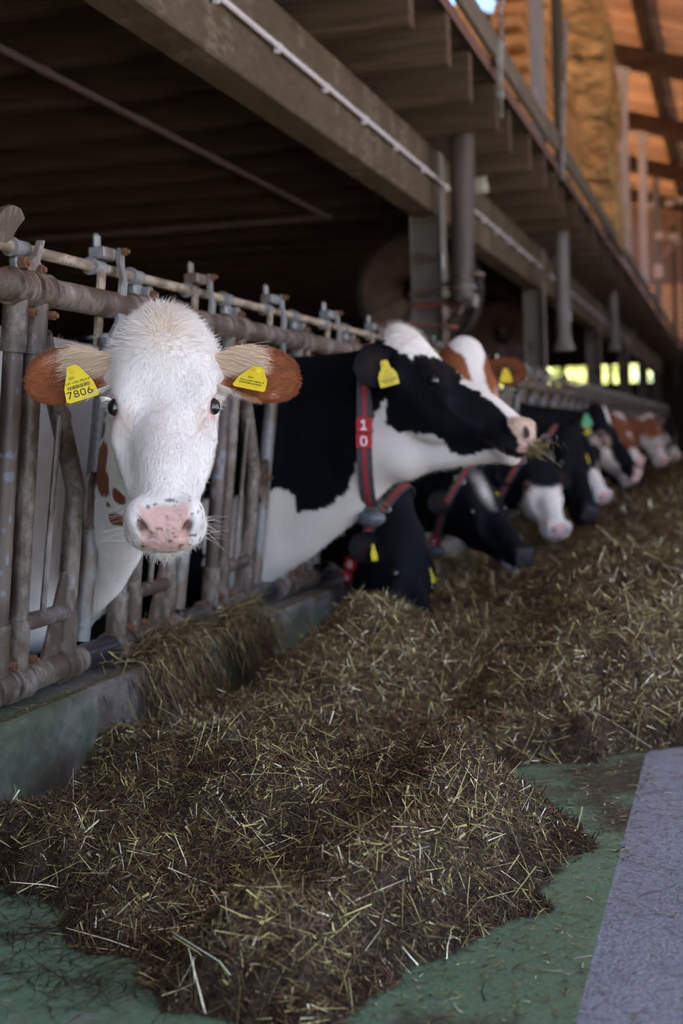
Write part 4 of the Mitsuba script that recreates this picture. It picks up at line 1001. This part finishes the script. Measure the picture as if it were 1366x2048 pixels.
for s, tip in ((-1, None), (1, None)):
    # towards the tip: sideways, slightly back and down
    side = C1.w * s
    e = nrm(side * 1.0 + C1.u * .06 - C1.v * .10 + np.array([0, 0, .02]))
    n = nrm(C1.v * 1.0 + C1.u * .22)
    b = np.cross(n, e); s_up[s] = 1 if b[2] > 0 else -1
    k, fr = ear1(s, e, n, .205, .130)
    pos, e, n, b = fr
    if s * C1.w[0] < 0:
        o = pos[10, 7] + n * .030; dn = nrm(-np.array([0, 0, 1.]) * 1.0 + C1.w * s * -.28)
        ear_tag(C1, o, dn, n + np.array([.05, -.1, .05]), 'big', text=(('CH', -.010, -.018, .0062), ('120 1684 7806 9', .0, -.029, .0046), ('||', 0, -.038, .0085), ('7806', -.003, -.0625, .0165), ('9', .026, -.0625, .0068)))
    else:
        o = pos[11, 7] + n * .030; dn = nrm(-np.array([0, 0, 1.]) * 1.0 - C1.w * s * .35 + n * .55)
        ear_tag(C1, o, dn, n + np.array([0, 0, .75]), 'big', text=(('CH', -.006, -.034, .006), ('120 1684 7806 9', 0, -.046, .0046), ('||', 0, -.053, .005)))

# ---- the black and white cow with the collar numbered 10
import shapely
LOW2 = Polygon([(-1.564, .726), (-1.538, .69), (-1.549, .645), (-1.455, .653), (-1.398, .678), (-1.323, .739), (-1.303, .782), (-1.292, .817), (-1.236, .868), (-1.215, .956), (-1.192, .998), (-1.158, 1.041), (-1.166, .963), (-1.117, .921), (-1.09, .934),
                (-1.046, .918), (-.993, .913), (-.953, .894), (-.942, .851), (-.881, .837), (-.767, .866), (-.729, .87), (-.682, .851), (-.684, .70), (-1.197, .60), (-1.423, .45), (-1.583, .2), (-1.9, .2), (-1.9, .70), (-1.60, .735)])
BLZ2 = Polygon([(-1.151, 1.249), (-1.16, 1.232), (-1.108, 1.204), (-1.055, 1.184), (-1.019, 1.194), (-.967, 1.171), (-.932, 1.157), (-.924, 1.143), (-.902, 1.113), (-.874, 1.072), (-.831, 1.053), (-.788, 1.026), (-.747, .982), (-.713, .938), (-.596, .883), (-.558, 1.017), (-.928, 1.306), (-1.20, 1.33), (-1.19, 1.26)])
MUZ2 = Polygon([(-.713, .963), (-.727, .938), (-.697, .903), (-.686, .863), (-.55, .83), (-.55, 1.0), (-.675, .984)])
def inpoly(poly, V, amp=.014, k=0):
    dx = (meshkit.fbm(V * 34 + k, 3, 11) - .5) * 2 * amp; dz = (meshkit.fbm(V * 34 + 40 + k, 3, 13) - .5) * 2 * amp
    return shapely.contains_xy(poly, V[:, 0] + dx, V[:, 2] + dz).astype(float)
BK = BLACK * 1.0
def paint2(c, V, q, N):
    col = np.tile(BK, (len(V), 1)) * (1 + .5 * rag(V, 7))[:, None]
    col = lerp(col, np.array([.72, .66, .61]), inpoly(LOW2, V) * ((q[:, 0] < .42) | (q[:, 1] < -.118 - .05 * (.607 - q[:, 0]))))
    col = lerp(col, np.array([.74, .70, .65]), inpoly(BLZ2, V))
    col = lerp(col, (.50, .36, .27), inpoly(MUZ2, V, .008))
    col = lerp(col, (.56, .36, .34), sst(.585, .60, q[:, 0]) * (np.abs(q[:, 2]) < .08) * (q[:, 1] > -.09))
    nos = np.sqrt((q[:, 0] - .577) ** 2 + (q[:, 1] + .030) ** 2 + (np.abs(q[:, 2]) - .052) ** 2)
    col = lerp(col, (.05, .03, .03), sst(.034, .018, nos))
    mouth = np.abs(q[:, 1] + .108 + .05 * (.607 - q[:, 0]))
    col = lerp(col, (.03, .02, .02), sst(.014, .004, mouth) * sst(.46, .50, q[:, 0]) * sst(.575, .55, q[:, 0]))
    wh = sst(.78, .84, meshkit.noise(V * 9, 4)) * (V[:, 0] < -2.2)
    return lerp(col, WHITE, wh)
C2 = make_cow('black_white_cow', (-1.123, 4.924, 1.258), (-.630, 4.834, .921), (.5, -.10, .8), 5.09, paint2, 'black and white cow in profile wearing the collar with plates 1 and 0', h=.0085,
              fine=((-1.85, -.45), (4.6, 5.45), (.22, 1.42)), zs=(1.135, .84, .50), xs=(-1.63, -1.66, -1.66), thr=(.20, -.42), brisk=.50, extra=(((.49, -.165, 0), .028, (.24, -.345, 0), .06), ((.24, -.345, 0), .06, (.08, -.42, 0), .075)))
put_col(C2.key + '__coat_hair', join([coat_hair(C2, 20000, lambda X: (X[:, 0] > -1.75).astype(float) * (C2.toq(X.astype(np.float32))[:, 0] < .54), .016, 41, lift=.22, wd=.0014, flow=lambda P, q, N: np.tile([.35, 0, -.9], (len(P), 1))),
                                      coat_hair(C2, 3000, headsel(C2, -.06, .06), .026, 42, lift=.5, wd=.0015)]), 'hair', kind='stuff')
def plain_ear(rim, inside, base):
    def colf(S, Tt, inner, p):
        n1 = rag(p, 40, 6)
        col = np.tile(rim, (len(S), 1)) * (1 + .8 * n1)[:, None]
        return lerp(col, inside, (sst(.8, .2, np.hypot((S - .5) / .45, Tt)) * .8 if inner else 0 * S)) if base is None else lerp(lerp(col, inside, sst(.8, .2, np.hypot((S - .5) / .45, Tt)) * (.8 if inner else 0)), base, sst(.3, .05, S))
    return colf
BKE = plain_ear((.006, .006, .0075), (.020, .012, .010), None)
k2, fr2 = make_ear(C2, C2.top((.075, -.055, -.09 if C2.w[1] > 0 else .09)), (-.66, -.70, -.10), (.30, -.93, -.10), .19, .15, BKE, curl0=1.3, curl1=.6)
pos, e, n, b = fr2
ear_tag(C2, pos[9, 7] + n * .035, (.22, 0, -1.), (.15, -1, .05), 'small', text=(('CH', 0, -.026, .006), ('120 1510', 0, -.037, .005), ('||', 0, -.046, .006), ('1010', 0, -.059, .009)), s=1.15)
make_ear(C2, C2.top((.075, -.055, .09 if C2.w[1] > 0 else -.09)), (-.5, .8, -.1), (.7, .4, -.1), .18, .13, BKE)
collar(C2, (-1.245, 5.0, 1.0), (1, .03, -.05), hang=.0, width=.055, plates=(('1', .958), ('0', .905)), zpl=None)
def beard(c, o, n, L, seed, spread):
    g = np.random.default_rng(seed)
    P = np.asarray(o) + g.normal(size=(n, 3)) * spread
    D = nrm_rows(np.array([.35, -.2, -.7]) + g.normal(size=(n, 3)) * .6)
    cc = g.uniform(.5, 1.5, (n, 1)) * np.where(g.random((n, 1)) < .4, [[.28, .22, .09]], [[.10, .075, .035]])
    return strands(P, D, g.uniform(.3, 1, n) * L, g.uniform(.0016, .0035, n), nrm_rows(g.normal(size=(n, 3))), g.normal(size=(n, 3)) * .15, cc)
long = strands(np.array([[-.655, 4.80, .875], [-.665, 4.80, .87], [-.66, 4.79, .885]]), nrm_rows(np.array([[.75, 0, -.62], [.9, 0, -.1], [.4, 0, -.9]])), np.array([.135, .07, .06]), np.array([.004, .004, .003]), np.tile([0, -1., 0], (3, 1)), np.zeros((3, 3)), np.tile([.34, .29, .15], (3, 1)))
put_col(C2.key + '__chewed_feed', join([beard(C2, (-.67, 4.83, .868), 420, .05, 3, (.038, .022, .012)), long]), 'hay', kind='stuff')

# ---- the others along the barrier
def pt_black(star=False, chin=None, neck=BK, cheek=False, body=None):
    def paint(c, V, q, N):
        col = np.tile(BK, (len(V), 1)) * (1 + .5 * rag(V, 7))[:, None]
        if star: col = lerp(col, WHITE, sst(.10, -.05, np.hypot((q[:, 0] - .15) / 1.6, q[:, 2] * (1 + 3.2 * np.clip(q[:, 0] - .05, 0, 1))) - .0 + .6 * rag(V, 14) * .1 - .0) * (np.hypot((q[:, 0] - .15) / 1.9, q[:, 2]) < .075 + .05 * rag(V, 20)) * (q[:, 1] > -.08))
        if chin: col = lerp(col, WHITE, sst(chin, chin + .02, q[:, 0] + .06 * rag(V, 14)) * (q[:, 1] < -.09))
        if cheek: col = lerp(col, WHITE, blob(V, c.top((.14, -.12, -.1)), (.08, .08, .045), 2)); col = lerp(col, WHITE, blob(V, c.top((.14, -.12, .1)), (.08, .08, .045), 2))
        if body is not None: col = lerp(col, WHITE, sst(body, body + .05, meshkit.fbm(V * 2.2, 3, 8)) * (V[:, 0] < -1.9))
        return face_details(c, col, V, q, N, dark=True, pad=np.array([.05, .045, .05]))
    return paint
def pt_red(c, V, q, N):
    col = np.tile(BROWN * 1.15, (len(V), 1)) * (1 + .5 * rag(V, 8))[:, None]
    bl = (np.abs(q[:, 2]) < .040 + .05 * sst(.14, .02, q[:, 0]) + .05 * sst(.38, .5, q[:, 0]) + .012 * rag(V, 12)) & (q[:, 1] > -.11)
    col = lerp(col, WHITE, bl.astype(float)); col = lerp(col, WHITE, sst(.42, .46, q[:, 0] + .05 * rag(V, 12)))
    return face_details(c, col, V, q, N)
def pt_whiteface(top, neck, thresh):
    def paint(c, V, q, N):
        col = np.tile(neck, (len(V), 1)) * (1 + .5 * rag(V, 8))[:, None]
        f = sst(thresh - .02, thresh + .02, q[:, 0] + .08 * rag(V, 9)) * (q[:, 1] > -.4)
        col = lerp(col, WHITE, f)
        if top is not None: col = lerp(col, top, sst(.05, .09, rag(V, 7, 3)) * f)
        return face_details(c, col, V, q, N)
    return paint
def pt_lowwhite(c, V, q, N):
    col = np.tile(BK, (len(V), 1))
    col = lerp(col, np.array([.66, .56, .51]), sst(-.06, -.085, q[:, 1] + .03 * (q[:, 0] - .3) + .04 * rag(V, 12)) * sst(.16, .22, q[:, 0]))
    col = lerp(col, WHITE, (np.abs(q[:, 2] + .03) < .03).astype(float) * (q[:, 1] > -.06) * sst(.16, .1, q[:, 0]))
    return face_details(c, col, V, q, N, pad=np.array([.52, .38, .36]))
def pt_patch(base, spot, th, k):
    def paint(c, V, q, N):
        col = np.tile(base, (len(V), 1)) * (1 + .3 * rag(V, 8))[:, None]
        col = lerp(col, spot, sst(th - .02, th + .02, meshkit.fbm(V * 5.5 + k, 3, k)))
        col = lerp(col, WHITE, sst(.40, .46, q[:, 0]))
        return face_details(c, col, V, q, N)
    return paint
RDE, CRE = plain_ear((.17, .06, .03), (.08, .035, .025), None), plain_ear((.3, .2, .14), (.2, .12, .1), None)
def ears(c, colf, tags=(), L=.19, sag=.25):
    for s in (-1, 1):
        e = nrm(c.w * s * .95 - c.u * .12 - c.v * .22 + np.array([0, 0, -sag])); n = nrm(c.v + c.u * .35)
        k, fr = make_ear(c, c.top((.085, -.055, s * .09)), e, n, L, .13, colf)
        if tags and s in tags: ear_tag(c, fr[0][10, 7] + fr[2] * .03, np.array([0, 0, -1.]) + fr[1] * .1, np.array([1., -.25, .15]), 'small', s=.85, mt='tag_yellow')
HD = dict(fat=1.15, brisk=.5, zs=(.99, .76, .50), xs=(-1.62, -1.66, -1.68), lower=.97)
fnx = lambda y: ((-1.8, -.4), (y - .4, y + .4), (.2, 1.4))
C3 = make_cow('red_white_cow', (-1.213, 6.70, 1.325), (-.985, 6.374, .870), (.5, -.45, .75), 6.62, pt_red, 'red and white cow with a white blaze, head raised behind the black and white profile', fine=fnx(6.7), thr=(.18, -.30))
sg = 1 if C3.w[0] > 0 else -1
k3, f3 = make_ear(C3, C3.top((.09, -.05, sg * .10)), (.93, -.12, -.12), (.12, -.95, .15), .21, .14, RDE)
ear_tag(C3, f3[0][11, 7] + f3[2] * .02, (.05, 0, -1.), (.1, -1, .3), 'big', s=.8)
make_ear(C3, C3.top((.09, -.05, -sg * .10)), -C3.w * sg * -1.0 * -1.0 + np.array([0, 0, -.1]), C3.v, .20, .13, RDE); collar(C3, (-1.29, 6.66, 1.0), (1, -.1, .1), hang=.0, weight=False, rad=.27)
C4 = make_cow('black_cow', (-1.300, 5.72, .515), (-1.125, 5.42, .06), (.80, -.25, .45), 5.86, pt_black(), 'all black cow with collar plates 5 and 3, head down under the profile cow', h=.012, fine=((-1.8, -.9), (5.3, 6.2), (.02, 1.3)), **HD)
ears(C4, BKE, (1, -1)); collar(C4, (-1.455, 5.75, .47), (.84, -.12, -.52), hang=.05, plates=(('5', .40), ('3', .345)), side=(.25, -1, 0))
C5 = make_cow('black_cow', (-1.322, 7.258, .70), (-.975, 7.02, .30), (.60, -.45, .65), 7.37, pt_black(True, .53), 'black cow with a white star, eating beside the collar plate 1', h=.013, fine=((-1.8, -.8), (6.8, 7.8), (.15, 1.35)), **HD)
ears(C5, BKE, (-1,)); collar(C5, (-1.40, 7.22, .56), (.78, -.1, -.45), hang=.05, plates=(('1', .36),), side=(.25, -1, 0))
C6 = make_cow('white_faced_cow', (-1.17, 8.86, .76), (-.985, 8.52, .32), (.55, -.75, .5), 8.88, pt_whiteface(None, BK, .26), 'cow with a broad white face feeding behind the starred black cow', fine=fnx(8.8), **HD)
ears(C6, BKE, ()); collar(C6, (-1.30, 8.8, .66), (.8, -.1, -.5), hang=.04, weight=False)
C7 = make_cow('black_cow', (-1.06, 9.62, .90), (-.86, 9.30, .37), (.75, -.55, .3), 9.64, pt_black(cheek=True), 'black cow with a white cheek spot, head hanging straight down past the white face', fine=fnx(9.5), **HD)
ears(C7, BKE, (-1,)); collar(C7, (-1.22, 9.58, .80), (.8, -.1, -.5), hang=.04, weight=False)
C8 = make_cow('black_cow', (-1.10, 10.52, .86), (-.86, 10.26, .43), (.6, -.6, .5), 10.39, pt_whiteface(None, BK, .33), 'black cow with a white muzzle and pink nose between two black heads', fine=fnx(10.4), **HD)
ears(C8, BKE, ())
C9 = make_cow('black_cow', (-1.02, 11.37, 1.065), (-.67, 11.12, .56), (.75, -.25, .6), 11.15, pt_lowwhite, 'black cow with a pale lower jaw reaching far out over the feed', fine=fnx(11.3), zs=(1.06, .84, .62), xs=(-1.62, -1.66, -1.68))
ears(C9, BKE, ())
g_ = ear_tag(C9, C9.top((.06, -.03, -.17 if C9.w[1] > 0 else .17)), (.1, 0, -1), (.2, -1, .1), 'small', 'tag_green', s=1.3)
ear_tag(C9, C9.top((.10, -.09, -.17 if C9.w[1] > 0 else .17)), (.5, 0, -1), (.2, -1, .1), 'small', 'tag_yellow', s=1.2)
C10 = make_cow('brown_white_cow', (-1.05, 13.55, 1.03), (-.80, 13.28, .60), (.6, -.55, .5), 13.42, pt_patch(WHITE * .8, BROWN, .47, 3), 'brown and white patched cow beyond the pale jawed black one', h=.02, fine=fnx(13.5), **HD)  # white toned down: dimness of the far end put into the coat
ears(C10, RDE, ())
C11 = make_cow('brown_white_cow', (-.93, 17.0, 1.03), (-.73, 16.7, .52), (.6, -.55, .5), 16.44, pt_patch(BROWN, WHITE * .8, .52, 6), 'brown cow with white muzzle among the farthest heads', h=.022, fine=fnx(17), **HD)  # white patches darkened to stand in for the weaker far light
ears(C11, RDE, ())
C12 = make_cow('black_white_cow', (-.86, 20.0, 1.0), (-.70, 19.7, .5), (.6, -.55, .5), 19.46, pt_patch(BK, WHITE * .8, .55, 9), 'farthest black and white cow at the edge of the picture', h=.024, fine=fnx(20), **HD)  # shade of the far end painted into these white patches
ears(C12, BKE, ())
C13 = make_cow('black_cow', (-1.12, 14.9, .72), (-.92, 14.62, .28), (.7, -.4, .5), 14.93, pt_black(chin=.45), 'small dark cow feeding below the farthest brown and white heads', h=.022, fine=fnx(14.8), **HD)
ears(C13, BKE, ())

# ------------------------------------------------------------------ feed: mown grass silage heaped along the kerb
OUT = Polygon([(-1.60, 2.78), (-1.47, 2.60), (-1.36, 2.62), (-1.22, 2.42), (-1.03, 2.24), (-.92, 2.15), (-.79, 2.08), (-.66, 1.98), (-.57, 2.12), (-.50, 2.36), (-.43, 2.58), (-.36, 2.85), (-.30, 3.08), (-.37, 3.24), (-.46, 3.40), (-.62, 3.66), (-.60, 3.80), (-.46, 3.86), (-.26, 4.02),
               (-.10, 4.15), (.12, 4.5), (.28, 5.2), (.32, 7), (.25, 12), (.3, 20), (.2, 39), (-1.60, 39)])
def humps(x, y):
    g = lambda cx, cy, sx, sy, a, r=0.0: a * np.exp(-((((x - cx) * math.cos(r) + (y - cy) * math.sin(r)) / sx) ** 2 + ((-(x - cx) * math.sin(r) + (y - cy) * math.cos(r)) / sy) ** 2))
    h = .135 + 0 * x
    h += g(-1.0, 3.0, .40, .26, .12) + g(-.57, 2.92, .15, .22, .20, .25) + g(-.62, 2.50, .15, .24, .10) + g(-1.42, 3.1, .2, .3, .05) + g(-.80, 2.28, .14, .16, .04) - g(-.82, 2.66, .10, .34, .12, -.5)
    h += g(-1.16, 4.45, .24, .44, .24) + g(-1.42, 3.75, .22, .2, .05) - g(-.95, 3.62, .35, .16, .06)
    w = 1 / (1 + np.exp(-(y - 4.6) / .28))
    xc = -.42 - .10 * np.clip((y - 5) / 6, 0, 1)
    h += w * (.215 * np.exp(-((x - xc) / .50) ** 2) + .05 * np.sin(y * 1.3 + 1) * np.exp(-((x + .5) / .5) ** 2))
    h += g(-.45, 4.55, .3, .32, .09) + .10 / (1 + np.exp(-(y - 6.3) / .3)) * np.exp(-((x + 1.5) / .3) ** 2)
    h -= g(-.86, 4.1, .14, .5, .06, -.35) + .13 * np.exp(-((x + 1.60) / .13) ** 2) / (1 + np.exp(-(y - 3.75) / .12)) / (1 + np.exp((y - 6.2) / .3))
    h += g(-1.5, 3.55, .12, .16, .05) + g(-.35, 4.45, .25, .25, .06) + g(-.62, 5.3, .25, .3, .06) + g(-.2, 5.6, .2, .4, .05)
    return np.maximum(h, .03)
def raster():
    dx = .01; xs_ = np.arange(-1.62, .40, dx); ysr = np.arange(1.9, 9.0, dx)
    gx, gy = np.meshgrid(xs_, ysr, indexing='ij')
    P = np.stack([gx * 6, gy * 6, 0 * gx], -1)
    ox = (meshkit.fbm(P, 3, 2) - .5) * .16; oy = (meshkit.fbm(P + 50, 3, 3) - .5) * .16
    ins = shapely.contains_xy(OUT, (gx + ox).ravel(), (gy + oy).ravel()).reshape(gx.shape)
    ins[gx < -1.57] |= (gy > 2.75)[gx < -1.57]
    pad = np.pad(ins, ((40, 0), (0, 40)), mode='edge')
    d = ndimage.distance_transform_edt(pad)[40:, :-40] * dx
    return xs_, ysr, d
XR, YR, DR = raster()
def dist(x, y):
    ix = np.clip((x - XR[0]) / .01, 0, len(XR) - 1.001); iy = np.clip((y - YR[0]) / .01, 0, len(YR) - 1.001)
    return ndimage.map_coordinates(DR, [ix, iy], order=1, mode='nearest')
def hay_z(x, y, rough=True):
    d = dist(x, y); far = np.clip((.30 - x), 0, 9)
    d = np.where(y > 8.9, np.minimum(far, 1), d)
    P = np.stack([x, y, 0 * x], -1)
    z = humps(x, y) * (1 - np.exp(-(d / .13) ** 1.25))
    if rough:
        a = np.clip(d / .06, 0, 1)
        z = z + a * ((meshkit.fbm(P * 5, 3, 4) - .5) * .16 + (meshkit.fbm(P * 20, 3, 5) - .5) * .045 + (meshkit.noise(P * 75, 6) - .5) * .012)
    return np.where(d > 0.002, np.maximum(z, .002), -.02)
def grid_mesh(xs_, ysr):
    gx, gy = np.meshgrid(xs_, ysr, indexing='ij'); z = hay_z(gx.ravel(), gy.ravel())
    V = np.stack([gx.ravel(), gy.ravel(), z], 1); n1, n2 = gx.shape; i = np.arange(n1 * n2).reshape(n1, n2)
    q = np.stack([i[:-1, :-1], i[1:, :-1], i[1:, 1:], i[:-1, 1:]], -1).reshape(-1, 4)
    q = q[(V[q, 2] > -.01).any(1)]
    P = V * 1.0
    n = meshkit.fbm(P * 30, 3, 7)[:, None]; n2_ = meshkit.fbm(P * 4, 3, 8)[:, None]
    col = np.array([.030, .021, .013]) * (.7 + 1.2 * n) + np.array([.05, .035, .018]) * np.clip(n2_ - .42, 0, 1) * 2.5
    return V, np.vstack([q[:, [0, 1, 2]], q[:, [0, 2, 3]]]), col
near = grid_mesh(np.arange(-1.615, .36, .0115), np.arange(1.92, 6.5, .0115))
far = grid_mesh(np.arange(-1.615, .36, .028), np.r_[np.arange(6.5, 14, .035), np.arange(14, 39.01, .12)])
PAL = np.array([[.020, .012, .008], [.068, .042, .024], [.135, .086, .048], [.115, .10, .038], [.21, .185, .065], [.42, .38, .165], [.60, .58, .42]]) * np.array([1.22, 1.16, 1.12])
def hay_strands(n, ylo, yhi, xlo, xhi, seed, L, wd, prob, lift=.28, zf=hay_z, power=1.0, dark_edge=True):
    g = np.random.default_rng(seed); x = g.uniform(xlo, xhi, n * 2); y = ylo + (yhi - ylo) * g.random(n * 2) ** power
    d = dist(x, y) if yhi <= 9 else np.clip(.3 - x, 0, 1)
    ok = d > .004; x, y, d = x[ok][:n], y[ok][:n], d[ok][:n]; n = len(x)
    e = .02; z = zf(x, y); zx = (zf(x + e, y) - zf(x - e, y)) / (2 * e); zy = (zf(x, y + e) - zf(x, y - e)) / (2 * e)
    N = nrm_rows(np.stack([-np.clip(zx, -1.5, 1.5), -np.clip(zy, -1.5, 1.5), np.ones(n)], 1))
    D = nrm_rows(np.cross(N, nrm_rows(g.normal(size=(n, 3)))) + N * g.normal(size=(n, 1)) * lift)
    Ls = L * np.exp(g.normal(size=n) * .45); Ls = np.minimum(Ls, L * 2.0)
    base = np.stack([x, y, z + .004], 1) - D * (Ls * .5)[:, None] + N * np.abs(D @ np.array([0, 0, 1]))[:, None] * .0
    base[:, 2] = np.maximum(base[:, 2], .003)
    p = np.tile(np.asarray(prob, float), (n, 1))
    if dark_edge: p[d < .07] = p[d < .07] * [3, 1.5, .8, .7, .6, .6, .6]
    p /= p.sum(1, keepdims=True); k = (p.cumsum(1) < g.random((n, 1))).sum(1)
    c = PAL[k] * g.uniform(.65, 1.4, (n, 1))
    w = wd * g.uniform(.6, 1.5, n) * np.where(k >= 5, 1.35, 1)
    Ls = Ls * np.where(k >= 5, 1.25, 1)
    b = nrm_rows(g.normal(size=(n, 3))) * g.uniform(0, .35, (n, 1)) - np.array([0, 0, .06])
    v, f, cc = strands(base, D, Ls, w, N, b, c)
    v[:, 2] = np.maximum(v[:, 2], .0015)
    return v, f, cc
PR = [.26, .29, .25, .06, .07, .05, .02]
pieces = [near, far,
          hay_strands(115000, 1.95, 5.0, -1.61, .3, 1, .042, .0018, PR),
          hay_strands(60000, 1.95, 5.0, -1.61, .3, 2, .020, .0034, [.26, .28, .24, .08, .09, .04, .01], lift=.2),
          hay_strands(3600, 2.0, 5.0, -1.6, .2, 3, .075, .0022, [0, .05, .1, .15, .3, .25, .15], lift=.22),
          hay_strands(50000, 5.0, 8.9, -1.61, .3, 4, .065, .0032, PR),
          hay_strands(2600, 5.0, 8.9, -1.6, .2, 5, .09, .0032, [0, .05, .1, .2, .3, .25, .1]),
          hay_strands(42000, 8.9, 22, -1.61, .28, 6, .10, .006, PR, power=1.4)]
put_col('silage_heap', join(pieces), 'hay', label='long heap of brown grass silage with straw along the feeding kerb', category='silage', kind='stuff')

# loose bits on the bare floor and on the kerb
def flat_z(x, y): return np.zeros_like(x)
def scatter(n, xlo, xhi, ylo, yhi, seed, L, wd, prob, zz=.0, curl=.5, clump=None):
    g = np.random.default_rng(seed); x = g.uniform(xlo, xhi, n); y = g.uniform(ylo, yhi, n)
    if clump is not None:
        x = clump[0] + g.normal(size=n) * clump[2]; y = clump[1] + g.normal(size=n) * clump[3]
    a = g.uniform(0, 2 * math.pi, n); D = np.stack([np.cos(a), np.sin(a), g.uniform(-.02, .10, n)], 1)
    p = np.asarray(prob, float); k = g.choice(7, n, p=p / p.sum()); c = PAL[k] * g.uniform(.6, 1.4, (n, 1))
    b = np.stack([-D[:, 1], D[:, 0], 0 * x], 1) * g.normal(size=(n, 1)) * curl; b[:, 2] = -.04
    v, f, cc = strands(np.stack([x, y, np.full(n, zz + .003)], 1), nrm_rows(D), L * np.exp(g.normal(size=n) * .5), wd * g.uniform(.6, 1.4, n), np.tile([0, 0, 1.], (n, 1)), b, c, seg=3)
    v[:, 2] = np.maximum(v[:, 2], zz + .0012); return v, f, cc
ED = [.45, .25, .1, .05, .08, .05, .02]
put_col('loose_silage', join([
    scatter(300, 0, 0, 0, 0, 11, .055, .0022, [.7, .25, .05, 0, 0, 0, 0], clump=(-1.28, 2.38, .10, .07), curl=.7),
    scatter(420, 0, 0, 0, 0, 12, .05, .002, [.7, .2, .1, 0, 0, 0, 0], clump=(-1.40, 2.62, .10, .06), curl=.7),
    scatter(330, -1.55, -.75, 1.85, 2.75, 13, .035, .002, ED), scatter(260, 0, 0, 0, 0, 18, .06, .002, [.7, .25, .05, 0, 0, 0, 0], clump=(-1.05, 2.18, .12, .05), curl=.8),
    scatter(2600, -.75, -.25, 1.9, 4.2, 14, .016, .0026, [.2, .2, .2, .1, .15, .1, .05]),
    scatter(700, -.62, -.22, 3.0, 4.1, 15, .04, .002, ED, curl=.8),
    scatter(420, -.25, .25, 1.9, 4.6, 16, .014, .0026, [.3, .25, .2, .05, .1, .05, .05]), scatter(120, -.25, .25, 1.9, 4.4, 17, .05, .0018, [.7, .2, .1, 0, 0, 0, 0], curl=.9)]),
    'hay', label='loose silage bits and straw stems strewn on the floor around the heap', category='silage', kind='stuff')
def kerb_bits():
    a = scatter(2600, -1.66, -1.617, 2.2, 7, 21, .03, .002, [.25, .2, .2, .1, .15, .08, .02], zz=.287)
    return a
put_col('kerb_silage', kerb_bits(), 'hay', label='dry silage crumbs lying on top of the kerb', category='silage', kind='stuff')
def hang_clump(y0, sy, n, seed, down):
    g = np.random.default_rng(seed); y = y0 + g.normal(size=n) * sy; t = g.uniform(-.35, 1, n)
    x = -1.63 + .05 * np.clip(t, 0, 1) + g.uniform(0, .05, n); z = np.where(t < 0, .295 + g.uniform(0, .07, n), .30 - down * t + g.normal(size=n) * .02)
    x = np.where(t < 0, -1.70 + g.uniform(0, .09, n), x)
    D = nrm_rows(np.stack([g.uniform(0, .5, n), g.normal(size=n) * .55, np.where(t < 0, g.normal(size=n) * .25, -1.0)], 1))
    p = np.array([.28, .28, .2, .08, .10, .05, .01]); k = g.choice(7, n, p=p / p.sum()); c = PAL[k] * g.uniform(.6, 1.5, (n, 1))
    return strands(np.stack([x, y, z], 1), D, .05 * np.exp(g.normal(size=n) * .5), .0026 * g.uniform(.6, 1.5, n), nrm_rows(np.stack([np.ones(n), g.normal(size=n) * .5, g.normal(size=n) * .5], 1)), g.normal(size=(n, 3)) * .12, c)
put_col('silage_clump', hang_clump(3.92, .13, 8000, 31, .20), 'hay', label='clump of silage hanging over the kerb edge between the white cow and the profile cow', category='silage', kind='stuff')
put_col('silage_clump', hang_clump(4.55, .12, 4200, 32, .06), 'hay', label='smaller silage clump lying on the kerb below the profile cow', category='silage', kind='stuff')
